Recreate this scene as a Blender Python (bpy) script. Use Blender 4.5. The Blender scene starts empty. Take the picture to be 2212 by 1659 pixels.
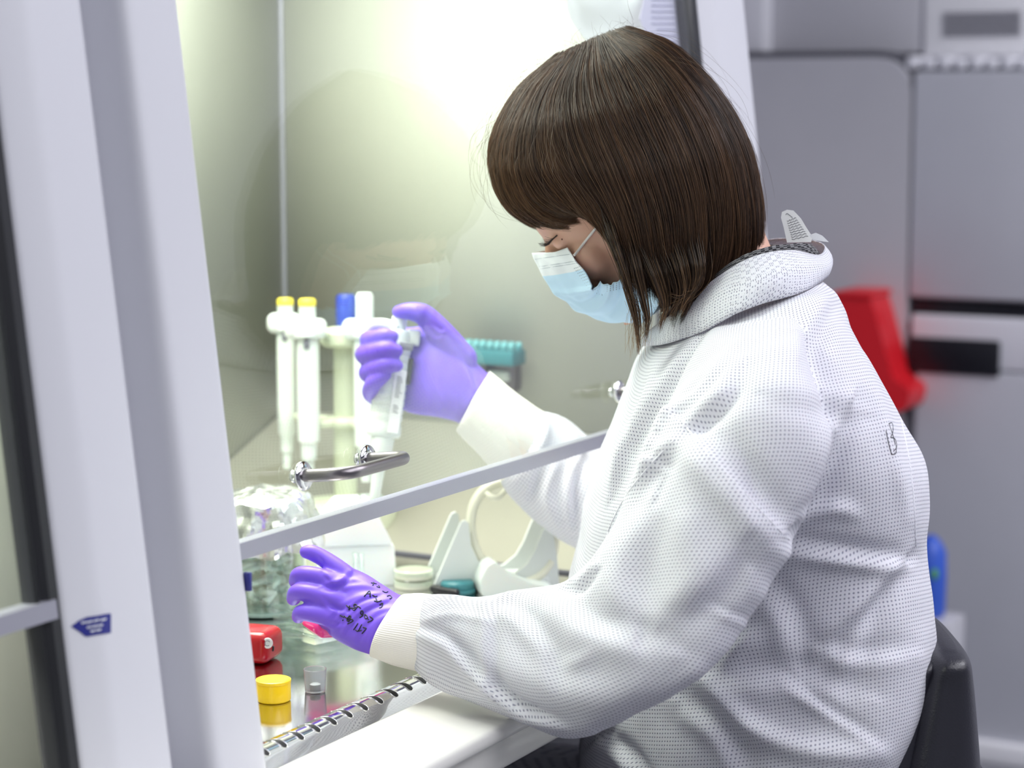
import bpy, bmesh, math, random
import numpy as np
from mathutils import Vector, Matrix, noise
from mathutils.bvhtree import BVHTree

random.seed(7)
rng = np.random.default_rng(7)
S = bpy.context.scene
COL = S.collection

# ------------------------------------------------------------------ camera
FPX = 4600.0
AZ = math.radians(28.7)
TILT = math.atan(596 / 4600)
CAM = np.array([0.0, 0.0, 1.27])
HZ = np.array([math.cos(AZ), math.sin(AZ), 0.0])
ZZ = np.array([0.0, 0.0, 1.0])
FW = math.cos(TILT) * HZ - math.sin(TILT) * ZZ
UP = math.sin(TILT) * HZ + math.cos(TILT) * ZZ
RT = np.array([math.sin(AZ), -math.cos(AZ), 0.0])
cd = bpy.data.cameras.new('camera')
cam = bpy.data.objects.new('camera', cd)
COL.objects.link(cam)
M = Matrix((tuple(RT), tuple(UP), tuple(-FW))).transposed().to_4x4()
M.translation = Vector(CAM)
cam.matrix_world = M
cd.sensor_width = 36.0
cd.lens = 36.0 * FPX / 2212
cd.clip_start = 0.02
cd.dof.use_dof = True
cd.dof.focus_distance = 1.71
cd.dof.aperture_fstop = 5.0
S.camera = cam

# ------------------------------------------------------------------ world, lights, exposure
W = bpy.data.worlds.new('world')
S.world = W
W.use_nodes = True
W.node_tree.nodes['Background'].inputs[0].default_value = (0.80, 0.82, 0.95, 1)
W.node_tree.nodes['Background'].inputs[1].default_value = 0.12
S.view_settings.view_transform = 'Standard'
S.view_settings.look = 'None'
S.view_settings.gamma = 1.0
S.view_settings.use_curve_mapping = False
S.view_settings.exposure = 0.0
cy = S.cycles
cy.use_denoising = True
cy.max_bounces = 9
cy.diffuse_bounces = 4
cy.glossy_bounces = 5
cy.transmission_bounces = 7
cy.transparent_max_bounces = 16
cy.caustics_reflective = True
cy.caustics_refractive = False
cy.sample_clamp_indirect = 4.0


def area(name, loc, size, power, color, rot=(0, 0, 0)):
    l = bpy.data.lights.new(name, 'AREA')
    l.shape = 'RECTANGLE'
    l.size, l.size_y = size
    l.energy = power
    l.color = color
    o = bpy.data.objects.new(name, l)
    o.location = loc
    o.rotation_euler = rot
    COL.objects.link(o)
    return o


# ceiling panels of the room (just below the ceiling) and the tube inside each cabinet
area('ceiling_light', (1.0, -0.7, 2.66), (2.2, 1.4), 38, (0.94, 0.94, 1.0))
area('ceiling_light', (3.0, -0.5, 2.66), (1.6, 1.2), 46, (0.94, 0.94, 1.0))
area('ceiling_light', (0.3, -2.0, 2.66), (1.6, 1.2), 30, (0.94, 0.94, 1.0))
area('ceiling_light', (2.6, -2.4, 2.66), (1.6, 1.2), 28, (0.94, 0.94, 1.0))
area('cabinet_light', (1.64, 1.24, 1.572), (0.62, 0.40), 15.5, (0.98, 1.0, 0.91))
area('cabinet_light', (0.60, 1.08, 1.545), (0.7, 0.12), 22, (0.98, 1.0, 0.87), (math.radians(22), 0, 0))


# ------------------------------------------------------------------ projection helpers
def ray(x, y):
    return FW + RT * ((x - 1106) / FPX) + UP * ((829.5 - y) / FPX)


def at(x, y, d):
    return CAM + ray(x, y) * d


def onZ(x, y, z):
    r = ray(x, y)
    return CAM + r * (z - CAM[2]) / r[2]


def onX(x, y, X):
    r = ray(x, y)
    return CAM + r * X / r[0]


def onY(x, y, Y):
    r = ray(x, y)
    return CAM + r * Y / r[1]


BETA = math.radians(7)
TB = math.tan(BETA)


def sashY(z):
    return 0.895 + (z - 0.95) * TB


def onS(x, y, off=0.0):
    r = ray(x, y)
    s = (0.895 + off + (CAM[2] - 0.95) * TB) / (r[1] - r[2] * TB)
    return CAM + r * s


def depth(p):
    return float((np.asarray(p) - CAM) @ FW)


def pix(P):
    Q = np.asarray(P) - CAM
    d = Q @ FW
    return 1106 + FPX * (Q @ RT) / d, 829.5 - FPX * (Q @ UP) / d, d


# ------------------------------------------------------------------ materials
def mat(name, color, rough=0.5, metal=0.0, **kw):
    m = bpy.data.materials.new(name)
    m.use_nodes = True
    b = m.node_tree.nodes['Principled BSDF']
    b.inputs['Base Color'].default_value = (*color, 1)
    b.inputs['Roughness'].default_value = rough
    b.inputs['Metallic'].default_value = metal
    for k, v in kw.items():
        b.inputs[k.replace('_', ' ')].default_value = v
    return m


def nodes(m):
    nt = m.node_tree
    return nt, nt.nodes, nt.links, nt.nodes['Principled BSDF']


def add_bump(m, scale=200.0, strength=0.1, dist=0.001, stretch=(1, 1, 1), coords='Object'):
    nt, N, L, b = nodes(m)
    tc = N.new('ShaderNodeTexCoord')
    mp = N.new('ShaderNodeMapping')
    mp.inputs['Scale'].default_value = stretch
    nz = N.new('ShaderNodeTexNoise')
    nz.inputs['Scale'].default_value = scale
    nz.inputs['Detail'].default_value = 3
    bp = N.new('ShaderNodeBump')
    bp.inputs['Strength'].default_value = strength
    bp.inputs['Distance'].default_value = dist
    L.new(tc.outputs[coords], mp.inputs[0])
    L.new(mp.outputs[0], nz.inputs['Vector'])
    L.new(nz.outputs['Fac'], bp.inputs['Height'])
    L.new(bp.outputs[0], b.inputs['Normal'])
    return m


def vary(m, c1, c2, scale=5.0, stretch=(1, 1, 1), lo=0.35, hi=0.65):
    nt, N, L, b = nodes(m)
    tc = N.new('ShaderNodeTexCoord')
    mp = N.new('ShaderNodeMapping')
    mp.inputs['Scale'].default_value = stretch
    nz = N.new('ShaderNodeTexNoise')
    nz.inputs['Scale'].default_value = scale
    nz.inputs['Detail'].default_value = 4
    cr = N.new('ShaderNodeValToRGB')
    cr.color_ramp.elements[0].position = lo
    cr.color_ramp.elements[1].position = hi
    cr.color_ramp.elements[0].color = (*c1, 1)
    cr.color_ramp.elements[1].color = (*c2, 1)
    L.new(tc.outputs['Object'], mp.inputs[0])
    L.new(mp.outputs[0], nz.inputs['Vector'])
    L.new(nz.outputs['Fac'], cr.inputs[0])
    L.new(cr.outputs[0], b.inputs['Base Color'])
    return m


def glass_mat(name, tint=(1, 1, 1), ior=1.5, gain=1.0):
    """thin pane: clear transmission plus Fresnel reflection"""
    m = bpy.data.materials.new(name)
    m.use_nodes = True
    nt = m.node_tree
    N, L = nt.nodes, nt.links
    N.clear()
    out = N.new('ShaderNodeOutputMaterial')
    mix = N.new('ShaderNodeMixShader')
    tr = N.new('ShaderNodeBsdfTransparent')
    tr.inputs[0].default_value = (*tint, 1)
    gl = N.new('ShaderNodeBsdfGlossy')
    gl.inputs['Roughness'].default_value = 0.0
    gl.inputs['Color'].default_value = (1, 1, 1, 1)
    fr = N.new('ShaderNodeFresnel')
    fr.inputs['IOR'].default_value = ior
    ge = N.new('ShaderNodeNewGeometry')
    io = N.new('ShaderNodeMapRange')
    io.inputs['To Min'].default_value = ior
    io.inputs['To Max'].default_value = 1.0 / ior
    L.new(ge.outputs['Backfacing'], io.inputs['Value'])
    L.new(io.outputs[0], fr.inputs['IOR'])
    mu = N.new('ShaderNodeMath')
    mu.operation = 'MULTIPLY'
    mu.inputs[1].default_value = gain
    L.new(fr.outputs[0], mu.inputs[0])
    L.new(mu.outputs[0], mix.inputs[0])
    L.new(tr.outputs[0], mix.inputs[1])
    L.new(gl.outputs[0], mix.inputs[2])
    L.new(mix.outputs[0], out.inputs[0])
    return m


m_paint = add_bump(mat('white_paint', (0.65, 0.655, 0.70), 0.38), 900, 0.03)
m_paint_warm = mat('cream_paint', (0.72, 0.72, 0.68), 0.35)
m_ledge = mat('ledge_paint', (0.84, 0.83, 0.79), 0.16)
m_gasket = mat('black_rubber', (0.012, 0.013, 0.016), 0.45)
m_steel_wall = add_bump(vary(mat('stainless_wall', (0.5, 0.5, 0.47), 0.45, 0.12), (0.42, 0.43, 0.375), (0.52, 0.53, 0.465), 3.0, (1, 1, 0.25)), 60, 0.12, 0.001, (14, 14, 0.4))
m_steel_top = add_bump(mat('stainless_top', (0.68, 0.68, 0.69), 0.11, 1.0), 30, 0.03, 0.001)
m_chrome = mat('chrome', (0.85, 0.85, 0.86), 0.05, 1.0)
m_brushed = mat('brushed_steel', (0.27, 0.25, 0.26), 0.34, 1.0)
m_alu = mat('aluminium_strip', (0.36, 0.36, 0.42), 0.38, 0.35)
m_slot_shade = mat('slot_shade', (0.006, 0.006, 0.007), 0.5)  # black laid on top for the shade inside the grille slots
m_glass = glass_mat('sash_glass', (0.965, 0.985, 0.97), 1.5, 1.0)
m_blue = mat('blue_sticker', (0.025, 0.03, 0.22), 0.35)
m_white_print = mat('white_print', (0.8, 0.82, 0.85), 0.5)
m_plastic = mat('white_plastic', (0.80, 0.84, 0.80), 0.32, Subsurface_Weight=0.1)
m_plastic_cool = mat('pale_grey_plastic', (0.72, 0.76, 0.74), 0.3)
m_cream = mat('cream_plastic', (0.80, 0.80, 0.66), 0.35)
m_yellow = mat('yellow_plastic', (0.95, 0.60, 0.006), 0.28, Subsurface_Weight=0.1)
m_yellow_pale = mat('pale_yellow_plastic', (0.95, 0.78, 0.08), 0.3)
m_navy = mat('blue_plastic', (0.03, 0.06, 0.42), 0.3)
m_red = mat('red_plastic', (0.42, 0.006, 0.012), 0.22)
m_teal = mat('teal_plastic', (0.04, 0.20, 0.23), 0.3)
m_teal_pale = mat('pale_teal_plastic', (0.13, 0.38, 0.41), 0.25)
m_clear = glass_mat('clear_plastic', (0.97, 0.985, 0.98), 1.45, 1.2)
m_clear_green = glass_mat('bottle_glass', (0.93, 0.97, 0.95), 1.5, 1.3)
m_foil = add_bump(mat('aluminium_foil', (0.92, 0.93, 0.93), 0.26, 1.0), 60, 0.35, 0.003)
m_frost = mat('translucent_plastic', (0.90, 0.90, 0.96), 0.22, Transmission_Weight=0.85, IOR=1.2)
m_pink = mat('pink_medium', (1.0, 0.10, 0.42), 0.15, Transmission_Weight=0.5)
m_pink = bpy.data.materials.new('pink_medium')
m_pink.use_nodes = True
_n, _l = m_pink.node_tree.nodes, m_pink.node_tree.links
_n.clear()
_o, _m1, _m2 = _n.new('ShaderNodeOutputMaterial'), _n.new('ShaderNodeMixShader'), _n.new('ShaderNodeMixShader')
_t, _d, _g = _n.new('ShaderNodeBsdfTranslucent'), _n.new('ShaderNodeBsdfTransparent'), _n.new('ShaderNodeBsdfDiffuse')
_t.inputs[0].default_value = (1.0, .12, .48, 1)
_g.inputs[0].default_value = (1.0, .14, .50, 1)
_d.inputs[0].default_value = (1.0, .30, .62, 1)
_m1.inputs[0].default_value = .6
_m2.inputs[0].default_value = .25
_l.new(_t.outputs[0], _m1.inputs[1])
_l.new(_g.outputs[0], _m1.inputs[2])
_l.new(_m1.outputs[0], _m2.inputs[1])
_l.new(_d.outputs[0], _m2.inputs[2])
_l.new(_m2.outputs[0], _o.inputs[0])
m_paper = mat('white_paper', (0.93, 0.93, 0.95), 0.6)
m_ink = mat('black_ink', (0.015, 0.015, 0.03), 0.5)
m_greyink = mat('grey_ink', (0.22, 0.22, 0.26), 0.6)
m_lilac_ink = mat('lilac_ink', (0.42, 0.40, 0.60), 0.6)
m_glove = add_bump(mat('nitrile', (0.19, 0.095, 0.74), 0.42, Subsurface_Weight=0.08, Specular_IOR_Level=0.4), 500, 0.08, 0.0006)
m_glove.node_tree.nodes['Principled BSDF'].inputs['Subsurface Scale'].default_value = 0.01
m_skin = vary(mat('skin', (0.60, 0.33, 0.25), 0.5, Subsurface_Weight=0.15), (0.66, 0.37, 0.27), (0.74, 0.45, 0.34), 30)
m_skin.node_tree.nodes['Principled BSDF'].inputs['Subsurface Scale'].default_value = 0.01
m_mask_white = mat('mask_white', (0.84, 0.88, 0.93), 0.7)
m_mask_blue = mat('mask_blue', (0.56, 0.77, 0.96), 0.7)
m_elastic = mat('elastic_white', (0.85, 0.82, 0.80), 0.7)
m_knit = mat('cuff_knit', (0.86, 0.83, 0.77), 0.8)
m_trouser = mat('dark_trousers', (0.03, 0.03, 0.04), 0.8)
m_leather = add_bump(mat('black_leather', (0.022, 0.022, 0.030), 0.33), 700, 0.35, 0.0008)
m_fridge = vary(mat('grey_cabinet', (0.24, 0.245, 0.29), 0.35, 0.1), (0.58, 0.58, 0.62), (0.64, 0.635, 0.67), 2.0)
m_fridge_b = vary(mat('grey_cabinet_blue', (0.26, 0.27, 0.33), 0.35, 0.1), (0.60, 0.61, 0.66), (0.66, 0.67, 0.72), 2.0)
m_fridge_w = mat('light_grey_cabinet', (0.80, 0.80, 0.85), 0.4)
m_black = mat('black_panel', (0.01, 0.01, 0.015), 0.3)
m_seal = mat('grey_seal', (0.09, 0.09, 0.11), 0.6)
m_wall = mat('wall_paint', (0.62, 0.62, 0.68), 0.7)
m_floor = mat('floor_vinyl', (0.24, 0.245, 0.27), 0.35)
m_green = mat('green_print', (0.12, 0.45, 0.10), 0.5)
m_bluebag = mat('blue_plastic_bright', (0.04, 0.12, 0.62), 0.4)
m_redbin = mat('red_bin_plastic', (0.78, 0.014, 0.025), 0.4)
m_lash = mat('dark_lash', (0.02, 0.012, 0.01), 0.6)
m_eye = mat('eye_white', (0.8, 0.78, 0.76), 0.15)


# ------------------------------------------------------------------ object helpers
WLOC = {}


def world_loc(o):
    return np.array(WLOC.get(o.name, (0, 0, 0)), float)


def thing(name, label, cat, loc, group=None, kind=None):
    o = bpy.data.objects.new(name, None)
    o.empty_display_size = 0.05
    COL.objects.link(o)
    o.location = tuple(loc)
    WLOC[o.name] = tuple(loc)
    if label:
        o['label'] = label
    if cat:
        o['category'] = cat
    if group:
        o['group'] = group
    if kind:
        o['kind'] = kind
    return o


def tag(o, label=None, cat=None, group=None, kind=None):
    for k, v in (('label', label), ('category', cat), ('group', group), ('kind', kind)):
        if v:
            o[k] = v
    return o


def obj(name, VF, m, parent=None, smooth=True, label=None, angle=None, uv=None, mats=None, fmat=None):
    V, F = VF
    V = np.asarray(V, float)
    if parent is not None:
        base = world_loc(parent)
    else:
        lo, hi = V.min(0), V.max(0)
        base = np.array([(lo[0] + hi[0]) / 2, (lo[1] + hi[1]) / 2, lo[2]])
    me = bpy.data.meshes.new(name)
    me.from_pydata((V - base).tolist(), [], [list(map(int, f)) for f in F])
    if len(F) < 20000:
        bm = bmesh.new()
        bm.from_mesh(me)
        bmesh.ops.recalc_face_normals(bm, faces=bm.faces)
        bm.to_mesh(me)
        bm.free()
    for mm in (mats or [m]):
        me.materials.append(mm)
    if fmat is not None:
        me.polygons.foreach_set('material_index', np.asarray(fmat, np.int32))
    if smooth:
        me.polygons.foreach_set('use_smooth', np.ones(len(me.polygons), bool))
        if angle is not None:
            me.set_sharp_from_angle(angle=math.radians(angle))
    if uv is not None:
        l = me.uv_layers.new(name='UVMap')
        l.data.foreach_set('uv', np.asarray(uv, np.float32).ravel())
    me.update()
    o = bpy.data.objects.new(name, me)
    COL.objects.link(o)
    if parent is not None:
        o.parent = parent
        WLOC[o.name] = tuple(base)
    else:
        o.location = tuple(base)
        WLOC[o.name] = tuple(base)
    if label:
        o['label'] = label
    return o


def struct(name, VF, m, **k):
    o = obj(name, VF, m, smooth=k.pop('smooth', True), angle=k.pop('angle', 35), **k)
    o['kind'] = 'structure'
    return o


def join(*parts):
    Vs, Fs, n = [], [], 0
    for V, F in parts:
        Vs.append(np.asarray(V, float))
        Fs += [[i + n for i in f] for f in F]
        n += len(V)
    return np.vstack(Vs), Fs


def box(lo, hi, bevel=0.0, seg=2, M3=None, o=None):
    bm = bmesh.new()
    bmesh.ops.create_cube(bm, size=1)
    lo, hi = np.array(lo, float), np.array(hi, float)
    c, s = (lo + hi) / 2, hi - lo
    for v in bm.verts:
        v.co = Vector((v.co.x * s[0], v.co.y * s[1], v.co.z * s[2]))
    if bevel > 0:
        bmesh.ops.bevel(bm, geom=bm.edges[:], offset=bevel, segments=seg, profile=0.5, affect='EDGES', clamp_overlap=True)
    V = np.array([v.co[:] for v in bm.verts])
    F = [[v.index for v in f.verts] for f in bm.faces]
    bm.verts.index_update()
    F = [[v.index for v in f.verts] for f in bm.faces]
    bm.free()
    V = V + c
    if M3 is not None:
        V = V @ np.asarray(M3).T
    if o is not None:
        V = V + np.asarray(o)
    return V, F


def frame(zdir, xhint=(1, 0, 0)):
    z = np.array(zdir, float)
    z /= np.linalg.norm(z)
    x = np.array(xhint, float)
    x = x - z * (x @ z)
    x /= np.linalg.norm(x)
    y = np.cross(z, x)
    return np.stack([x, y, z], 1)


def lathe(prof, base, axis=(0, 0, 1), n=32, xhint=(1, 0.2, 0), ell=1.0):
    """prof: list of (radius, height)"""
    B = frame(axis, xhint)
    V, F = [], []
    for r, h in prof:
        for k in range(n):
            a = 2 * math.pi * k / n
            V.append(B @ np.array([r * math.cos(a), r * ell * math.sin(a), h]))
    for i in range(len(prof) - 1):
        for k in range(n):
            k2 = (k + 1) % n
            F.append([i * n + k, i * n + k2, (i + 1) * n + k2, (i + 1) * n + k])
    if prof[0][0] > 1e-6:
        F.append([k for k in range(n)][::-1])
    if prof[-1][0] > 1e-6:
        F.append([(len(prof) - 1) * n + k for k in range(n)])
    return np.array(V) + np.asarray(base), F


def catmull(P, n):
    P = np.asarray(P, float)
    m = len(P)
    Q = np.vstack([2 * P[0] - P[1], P, 2 * P[-1] - P[-2]])
    out = []
    for t in np.linspace(0, m - 1, n):
        i = min(int(t), m - 2)
        u = t - i
        p0, p1, p2, p3 = Q[i], Q[i + 1], Q[i + 2], Q[i + 3]
        out.append(0.5 * ((2 * p1) + (-p0 + p2) * u + (2 * p0 - 5 * p1 + 4 * p2 - p3) * u * u + (-p0 + 3 * p1 - 3 * p2 + p3) * u ** 3))
    return np.array(out)


def tube(P, r, n=10, samples=None, caps=True):
    P = np.asarray(P, float)
    R = np.full(len(P), r, float) if np.isscalar(r) else np.asarray(r, float)
    if samples:
        Q = catmull(np.column_stack([P, R]), samples)
        P, R = Q[:, :3], np.maximum(Q[:, 3], 1e-5)
    T = np.gradient(P, axis=0)
    T /= np.linalg.norm(T, axis=1)[:, None] + 1e-12
    x = np.array([0.31, 0.2, 0.93])
    V, F = [], []
    x = x - T[0] * (x @ T[0])
    for i in range(len(P)):
        x = x - T[i] * (x @ T[i])
        x /= np.linalg.norm(x)
        y = np.cross(T[i], x)
        for k in range(n):
            a = 2 * math.pi * k / n
            V.append(P[i] + R[i] * (x * math.cos(a) + y * math.sin(a)))
    for i in range(len(P) - 1):
        for k in range(n):
            k2 = (k + 1) % n
            F.append([i * n + k, i * n + k2, (i + 1) * n + k2, (i + 1) * n + k])
    if caps:
        F.append(list(range(n))[::-1])
        F.append([(len(P) - 1) * n + k for k in range(n)])
    return np.array(V), F


def capsule(P, r, samples=24, n=16):
    """tube with rounded ends"""
    P = np.asarray(P, float)
    R = np.asarray(r if not np.isscalar(r) else [r] * len(P), float)
    Q = catmull(np.column_stack([P, R]), samples)
    P, R = Q[:, :3], Q[:, 3]
    t0 = (P[0] - P[1]) / np.linalg.norm(P[0] - P[1])
    t1 = (P[-1] - P[-2]) / np.linalg.norm(P[-1] - P[-2])
    a = [(P[0] + t0 * R[0] * math.sin(u), R[0] * math.cos(u)) for u in np.linspace(1.5, 0.2, 6)]
    b = [(P[-1] + t1 * R[-1] * math.sin(u), R[-1] * math.cos(u)) for u in np.linspace(0.2, 1.5, 6)]
    PP = [x[0] for x in a] + list(P) + [x[0] for x in b]
    RR = [x[1] for x in a] + list(R) + [x[1] for x in b]
    return tube(PP, RR, n)


def extrude(poly, o, ux, uy, uz, th):
    """poly 2-D points -> prism of thickness th along uz (centred)"""
    o, ux, uy, uz = map(lambda q: np.asarray(q, float), (o, ux, uy, uz))
    V = [o + ux * p[0] + uy * p[1] - uz * th / 2 for p in poly] + [o + ux * p[0] + uy * p[1] + uz * th / 2 for p in poly]
    n = len(poly)
    F = [list(range(n))[::-1], [n + i for i in range(n)]]
    for i in range(n):
        j = (i + 1) % n
        F.append([i, j, n + j, n + i])
    return np.array(V), F


def rings_px(R, samples, n=40, p=2.0):
    """R: rows (xL,yL,dL,xR,yR,dR,thick[,lean]); ellipse whose major axis joins the two 3-D outline points"""
    A = np.array([list(r) + [0.0] * (8 - len(r)) for r in R], float)
    A = catmull(A, samples)
    out = []
    for a in A:
        PL, PR = at(a[0], a[1], a[2]), at(a[3], a[4], a[5])
        c = (PL + PR) / 2
        e1 = (PR - PL) / 2
        e2 = HZ * a[6]
        if a[7]:
            e2 = e2 + RT * (a[7] / FPX * (a[2] + a[5]) / 2)
        ring = []
        for k in range(n):
            t = 2 * math.pi * k / n
            ct, st = math.cos(t), math.sin(t)
            ct = math.copysign(abs(ct) ** (2 / p), ct)
            st = math.copysign(abs(st) ** (2 / p), st)
            ring.append(c + e1 * ct + e2 * st)
        out.append(np.array(ring))
    return out


def skin_rings(rings, closed=True):
    n = len(rings[0])
    V = np.vstack(rings)
    F = []
    for i in range(len(rings) - 1):
        for k in range(n):
            k2 = (k + 1) % n
            F.append([i * n + k, i * n + k2, (i + 1) * n + k2, (i + 1) * n + k])
    if closed:
        F.append(list(range(n))[::-1])
        F.append([(len(rings) - 1) * n + k for k in range(n)])
    return V, F


def remesh(parts, voxel, iters=3):
    V, F = join(*parts)
    me = bpy.data.meshes.new('tmp')
    me.from_pydata(V.tolist(), [], F)
    bm = bmesh.new()
    bm.from_mesh(me)
    bmesh.ops.recalc_face_normals(bm, faces=bm.faces)
    bm.to_mesh(me)
    bm.free()
    o = bpy.data.objects.new('tmp', me)
    COL.objects.link(o)
    md = o.modifiers.new('r', 'REMESH')
    md.mode = 'VOXEL'
    md.voxel_size = voxel
    dg = bpy.context.evaluated_depsgraph_get()
    ev = o.evaluated_get(dg).to_mesh()
    nv = len(ev.vertices)
    V = np.empty(nv * 3)
    ev.vertices.foreach_get('co', V)
    V = V.reshape(-1, 3)
    F = [list(p.vertices) for p in ev.polygons]
    E = np.empty(len(ev.edges) * 2, np.int64)
    ev.edges.foreach_get('vertices', E)
    E = E.reshape(-1, 2)
    bpy.data.objects.remove(o)
    bpy.data.meshes.remove(me)
    V = lap(V, E, iters)
    return V, F, E


def lap(V, E, iters, w=0.6):
    n = len(V)
    cnt = np.bincount(E.ravel(), minlength=n).astype(float)
    for _ in range(iters):
        A = np.zeros_like(V)
        for c in range(3):
            A[:, c] = np.bincount(E[:, 0], V[E[:, 1], c], n) + np.bincount(E[:, 1], V[E[:, 0], c], n)
        V = V * (1 - w) + w * A / np.maximum(cnt, 1)[:, None]
    return V


def vnormals(V, F):
    Q = np.array([f if len(f) == 4 else [f[0], f[1], f[2], f[2]] for f in F])
    N_ = np.cross(V[Q[:, 2]] - V[Q[:, 0]], V[Q[:, 3]] - V[Q[:, 1]])
    tri = Q[:, 2] == Q[:, 3]
    N_[tri] = np.cross(V[Q[tri, 1]] - V[Q[tri, 0]], V[Q[tri, 2]] - V[Q[tri, 0]])
    out = np.zeros_like(V)
    for c in range(3):
        for k in range(4):
            out[:, c] += np.bincount(Q[:, k], N_[:, c], len(V))
    return out / (np.linalg.norm(out, axis=1)[:, None] + 1e-12)


def poly_dist(px, py, line):
    """signed distance (px) to a polyline and parameter 0..1 along it"""
    L = np.asarray(line, float)
    best = np.full(len(px), 1e9)
    sg = np.zeros(len(px))
    tt = np.zeros(len(px))
    seg = len(L) - 1
    for i in range(seg):
        a, b = L[i], L[i + 1]
        d = b - a
        l2 = d @ d
        t = ((px - a[0]) * d[0] + (py - a[1]) * d[1]) / l2
        tc = np.clip(t, 0, 1)
        dx, dy = px - (a[0] + tc * d[0]), py - (a[1] + tc * d[1])
        dd = np.hypot(dx, dy)
        m = dd < best
        best[m] = dd[m]
        sg[m] = np.sign(d[0] * dy - d[1] * dx)[m]
        tt[m] = ((i + tc) / seg)[m]
    return best, sg, tt


def sculpt(V, F, strokes, mask=None):
    """strokes: (polyline_px, width_px, height_mm, kind) kind r=ridge, s=step"""
    N_ = vnormals(V, F)
    vis = np.clip(-(N_ @ FW) * 3, 0, 1)
    if mask is not None:
        vis = vis * mask
    x, y, d = pix(V)
    D = np.zeros(len(V))
    for line, w, h, kind in strokes:
        L = catmull(np.asarray(line, float), max(8, 4 * len(line))) if len(line) > 2 else np.asarray(line, float)
        dist, sg, t = poly_dist(x, y, L)
        fade = np.sin(np.pi * np.clip(t * 0.9 + 0.05, 0, 1)) ** 0.6
        if kind == 'r':
            D += h * 1e-3 * np.exp(-(dist / w) ** 2) * fade
        else:
            s = sg * dist / w
            D += h * 1e-3 * 2.0 * s * np.exp(-s * s) * fade
    return V + N_ * (D * vis)[:, None]


def bvh_of(V, F):
    return BVHTree.FromPolygons([tuple(v) for v in V], F)


def cast(b, x, y, off=0.0004):
    r = ray(x, y)
    r = r / np.linalg.norm(r)
    h = b.ray_cast(Vector(CAM), Vector(r))
    if h[0] is None:
        return None
    return np.array(h[0]) - r * off


def ink(b, lines, rad, off=0.0003, n=5):
    parts = []
    for ln in lines:
        pts = catmull(np.asarray(ln, float), max(3, len(ln) * 3)) if len(ln) > 2 else np.linspace(ln[0], ln[1], 5)
        P = [cast(b, q[0], q[1], off) for q in pts]
        P = [q for q in P if q is not None]
        if len(P) > 1:
            parts.append(tube(P, rad, n))
    return join(*parts) if parts else None

# ================================================================== THE SETTING
struct('floor', box((-2.5, -4, -0.05), (5.2, 3.2, 0.0)), m_floor)
struct('ceiling', box((-2.5, -4, 2.7), (5.2, 3.2, 2.75)), m_wall)
struct('wall_back', box((-2.5, 2.2, 0), (5.2, 2.3, 2.7)), m_wall)
struct('wall_right', box((4.75, -4, 0), (4.85, 2.2, 2.7)), m_wall)
struct('wall_left', box((-2.6, -4, 0), (-2.5, 2.2, 2.7)), m_wall)
struct('wall_front', box((-2.5, -4.1, 0), (5.2, -4.0, 2.7)), mat('grey_far_wall', (0.22, 0.22, 0.25), 0.6))


def tilt_prism(poly, z0, z1):
    """poly of (X, offset from the sash plane), swept up along the slanted front"""
    n = len(poly)
    V = [(p[0], sashY(z0) + p[1], z0) for p in poly] + [(p[0], sashY(z1) + p[1], z1) for p in poly]
    F = [list(range(n))[::-1], [n + i for i in range(n)]]
    for i in range(n):
        j = (i + 1) % n
        F.append([i, j, n + j, n + i])
    return np.array(V), F


def rnd(poly, r=0.004, k=4, which=None):
    out = []
    n = len(poly)
    for i, p in enumerate(poly):
        if which is not None and i not in which:
            out.append(p)
            continue
        p = np.array(p, float)
        a, b = np.array(poly[i - 1], float), np.array(poly[(i + 1) % n], float)
        da, db = a - p, b - p
        ra = min(r, np.linalg.norm(da) * 0.45)
        rb = min(r, np.linalg.norm(db) * 0.45)
        A_, B_ = p + da / np.linalg.norm(da) * ra, p + db / np.linalg.norm(db) * rb
        for t in np.linspace(0, 1, k + 1):
            out.append(tuple((1 - t) ** 2 * A_ + 2 * t * (1 - t) * p + t * t * B_))
    return out


ZT = 1.62
# ------------------------------------------------------------------ main safety cabinet
cab = thing('safety_cabinet', 'white safety cabinet with slanted glass sash that the seated person reaches into', 'cabinet', (1.68, 1.2, 0.0))
obj('side_post', tilt_prism(rnd([(1.153, 0.04), (1.153, -0.013), (1.217, -0.013), (1.217, 0.012), (1.19, 0.04)], 0.011, 5, (1, 2)), 0.70, ZT), m_paint, cab, angle=50)
obj('side_post', tilt_prism(rnd([(2.135, 0.03), (2.135, -0.004), (2.168, -0.012), (2.256, -0.012), (2.256, 0.06), (2.135, 0.06)], 0.006, 4, (1, 2, 3)), 0.70, ZT), m_paint, cab, angle=50)
obj('seal', tilt_prism([(2.113, 0.012), (2.113, -0.004), (2.1345, -0.006), (2.1345, 0.012)], 0.95, ZT), m_gasket, cab)
obj('back_panel', box((1.165, 1.482, 0.80), (2.14, 1.50, ZT)), m_steel_wall, cab)
obj('side_panel', box((2.131, 0.98, 0.80), (2.15, 1.482, ZT)), m_steel_wall, cab)
V, F = box((0, 0, 0), (1, 1, 1))
obj('side_panel', (np.array([(2.131, 0.885, 0.80), (2.15, 0.885, 0.80), (2.15, 0.985, 0.80), (2.131, 0.985, 0.80), (2.131, sashY(ZT) + .013, ZT), (2.15, sashY(ZT) + .013, ZT), (2.15, 0.985, ZT), (2.131, 0.985, ZT)]),
    [[0, 3, 2, 1], [4, 5, 6, 7], [0, 1, 5, 4], [1, 2, 6, 5], [2, 3, 7, 6], [3, 0, 4, 7]]), m_steel_wall, cab, smooth=False)
obj('side_panel', box((1.165, 0.96, 0.80), (1.185, 1.482, ZT)), m_steel_wall, cab)
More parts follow.
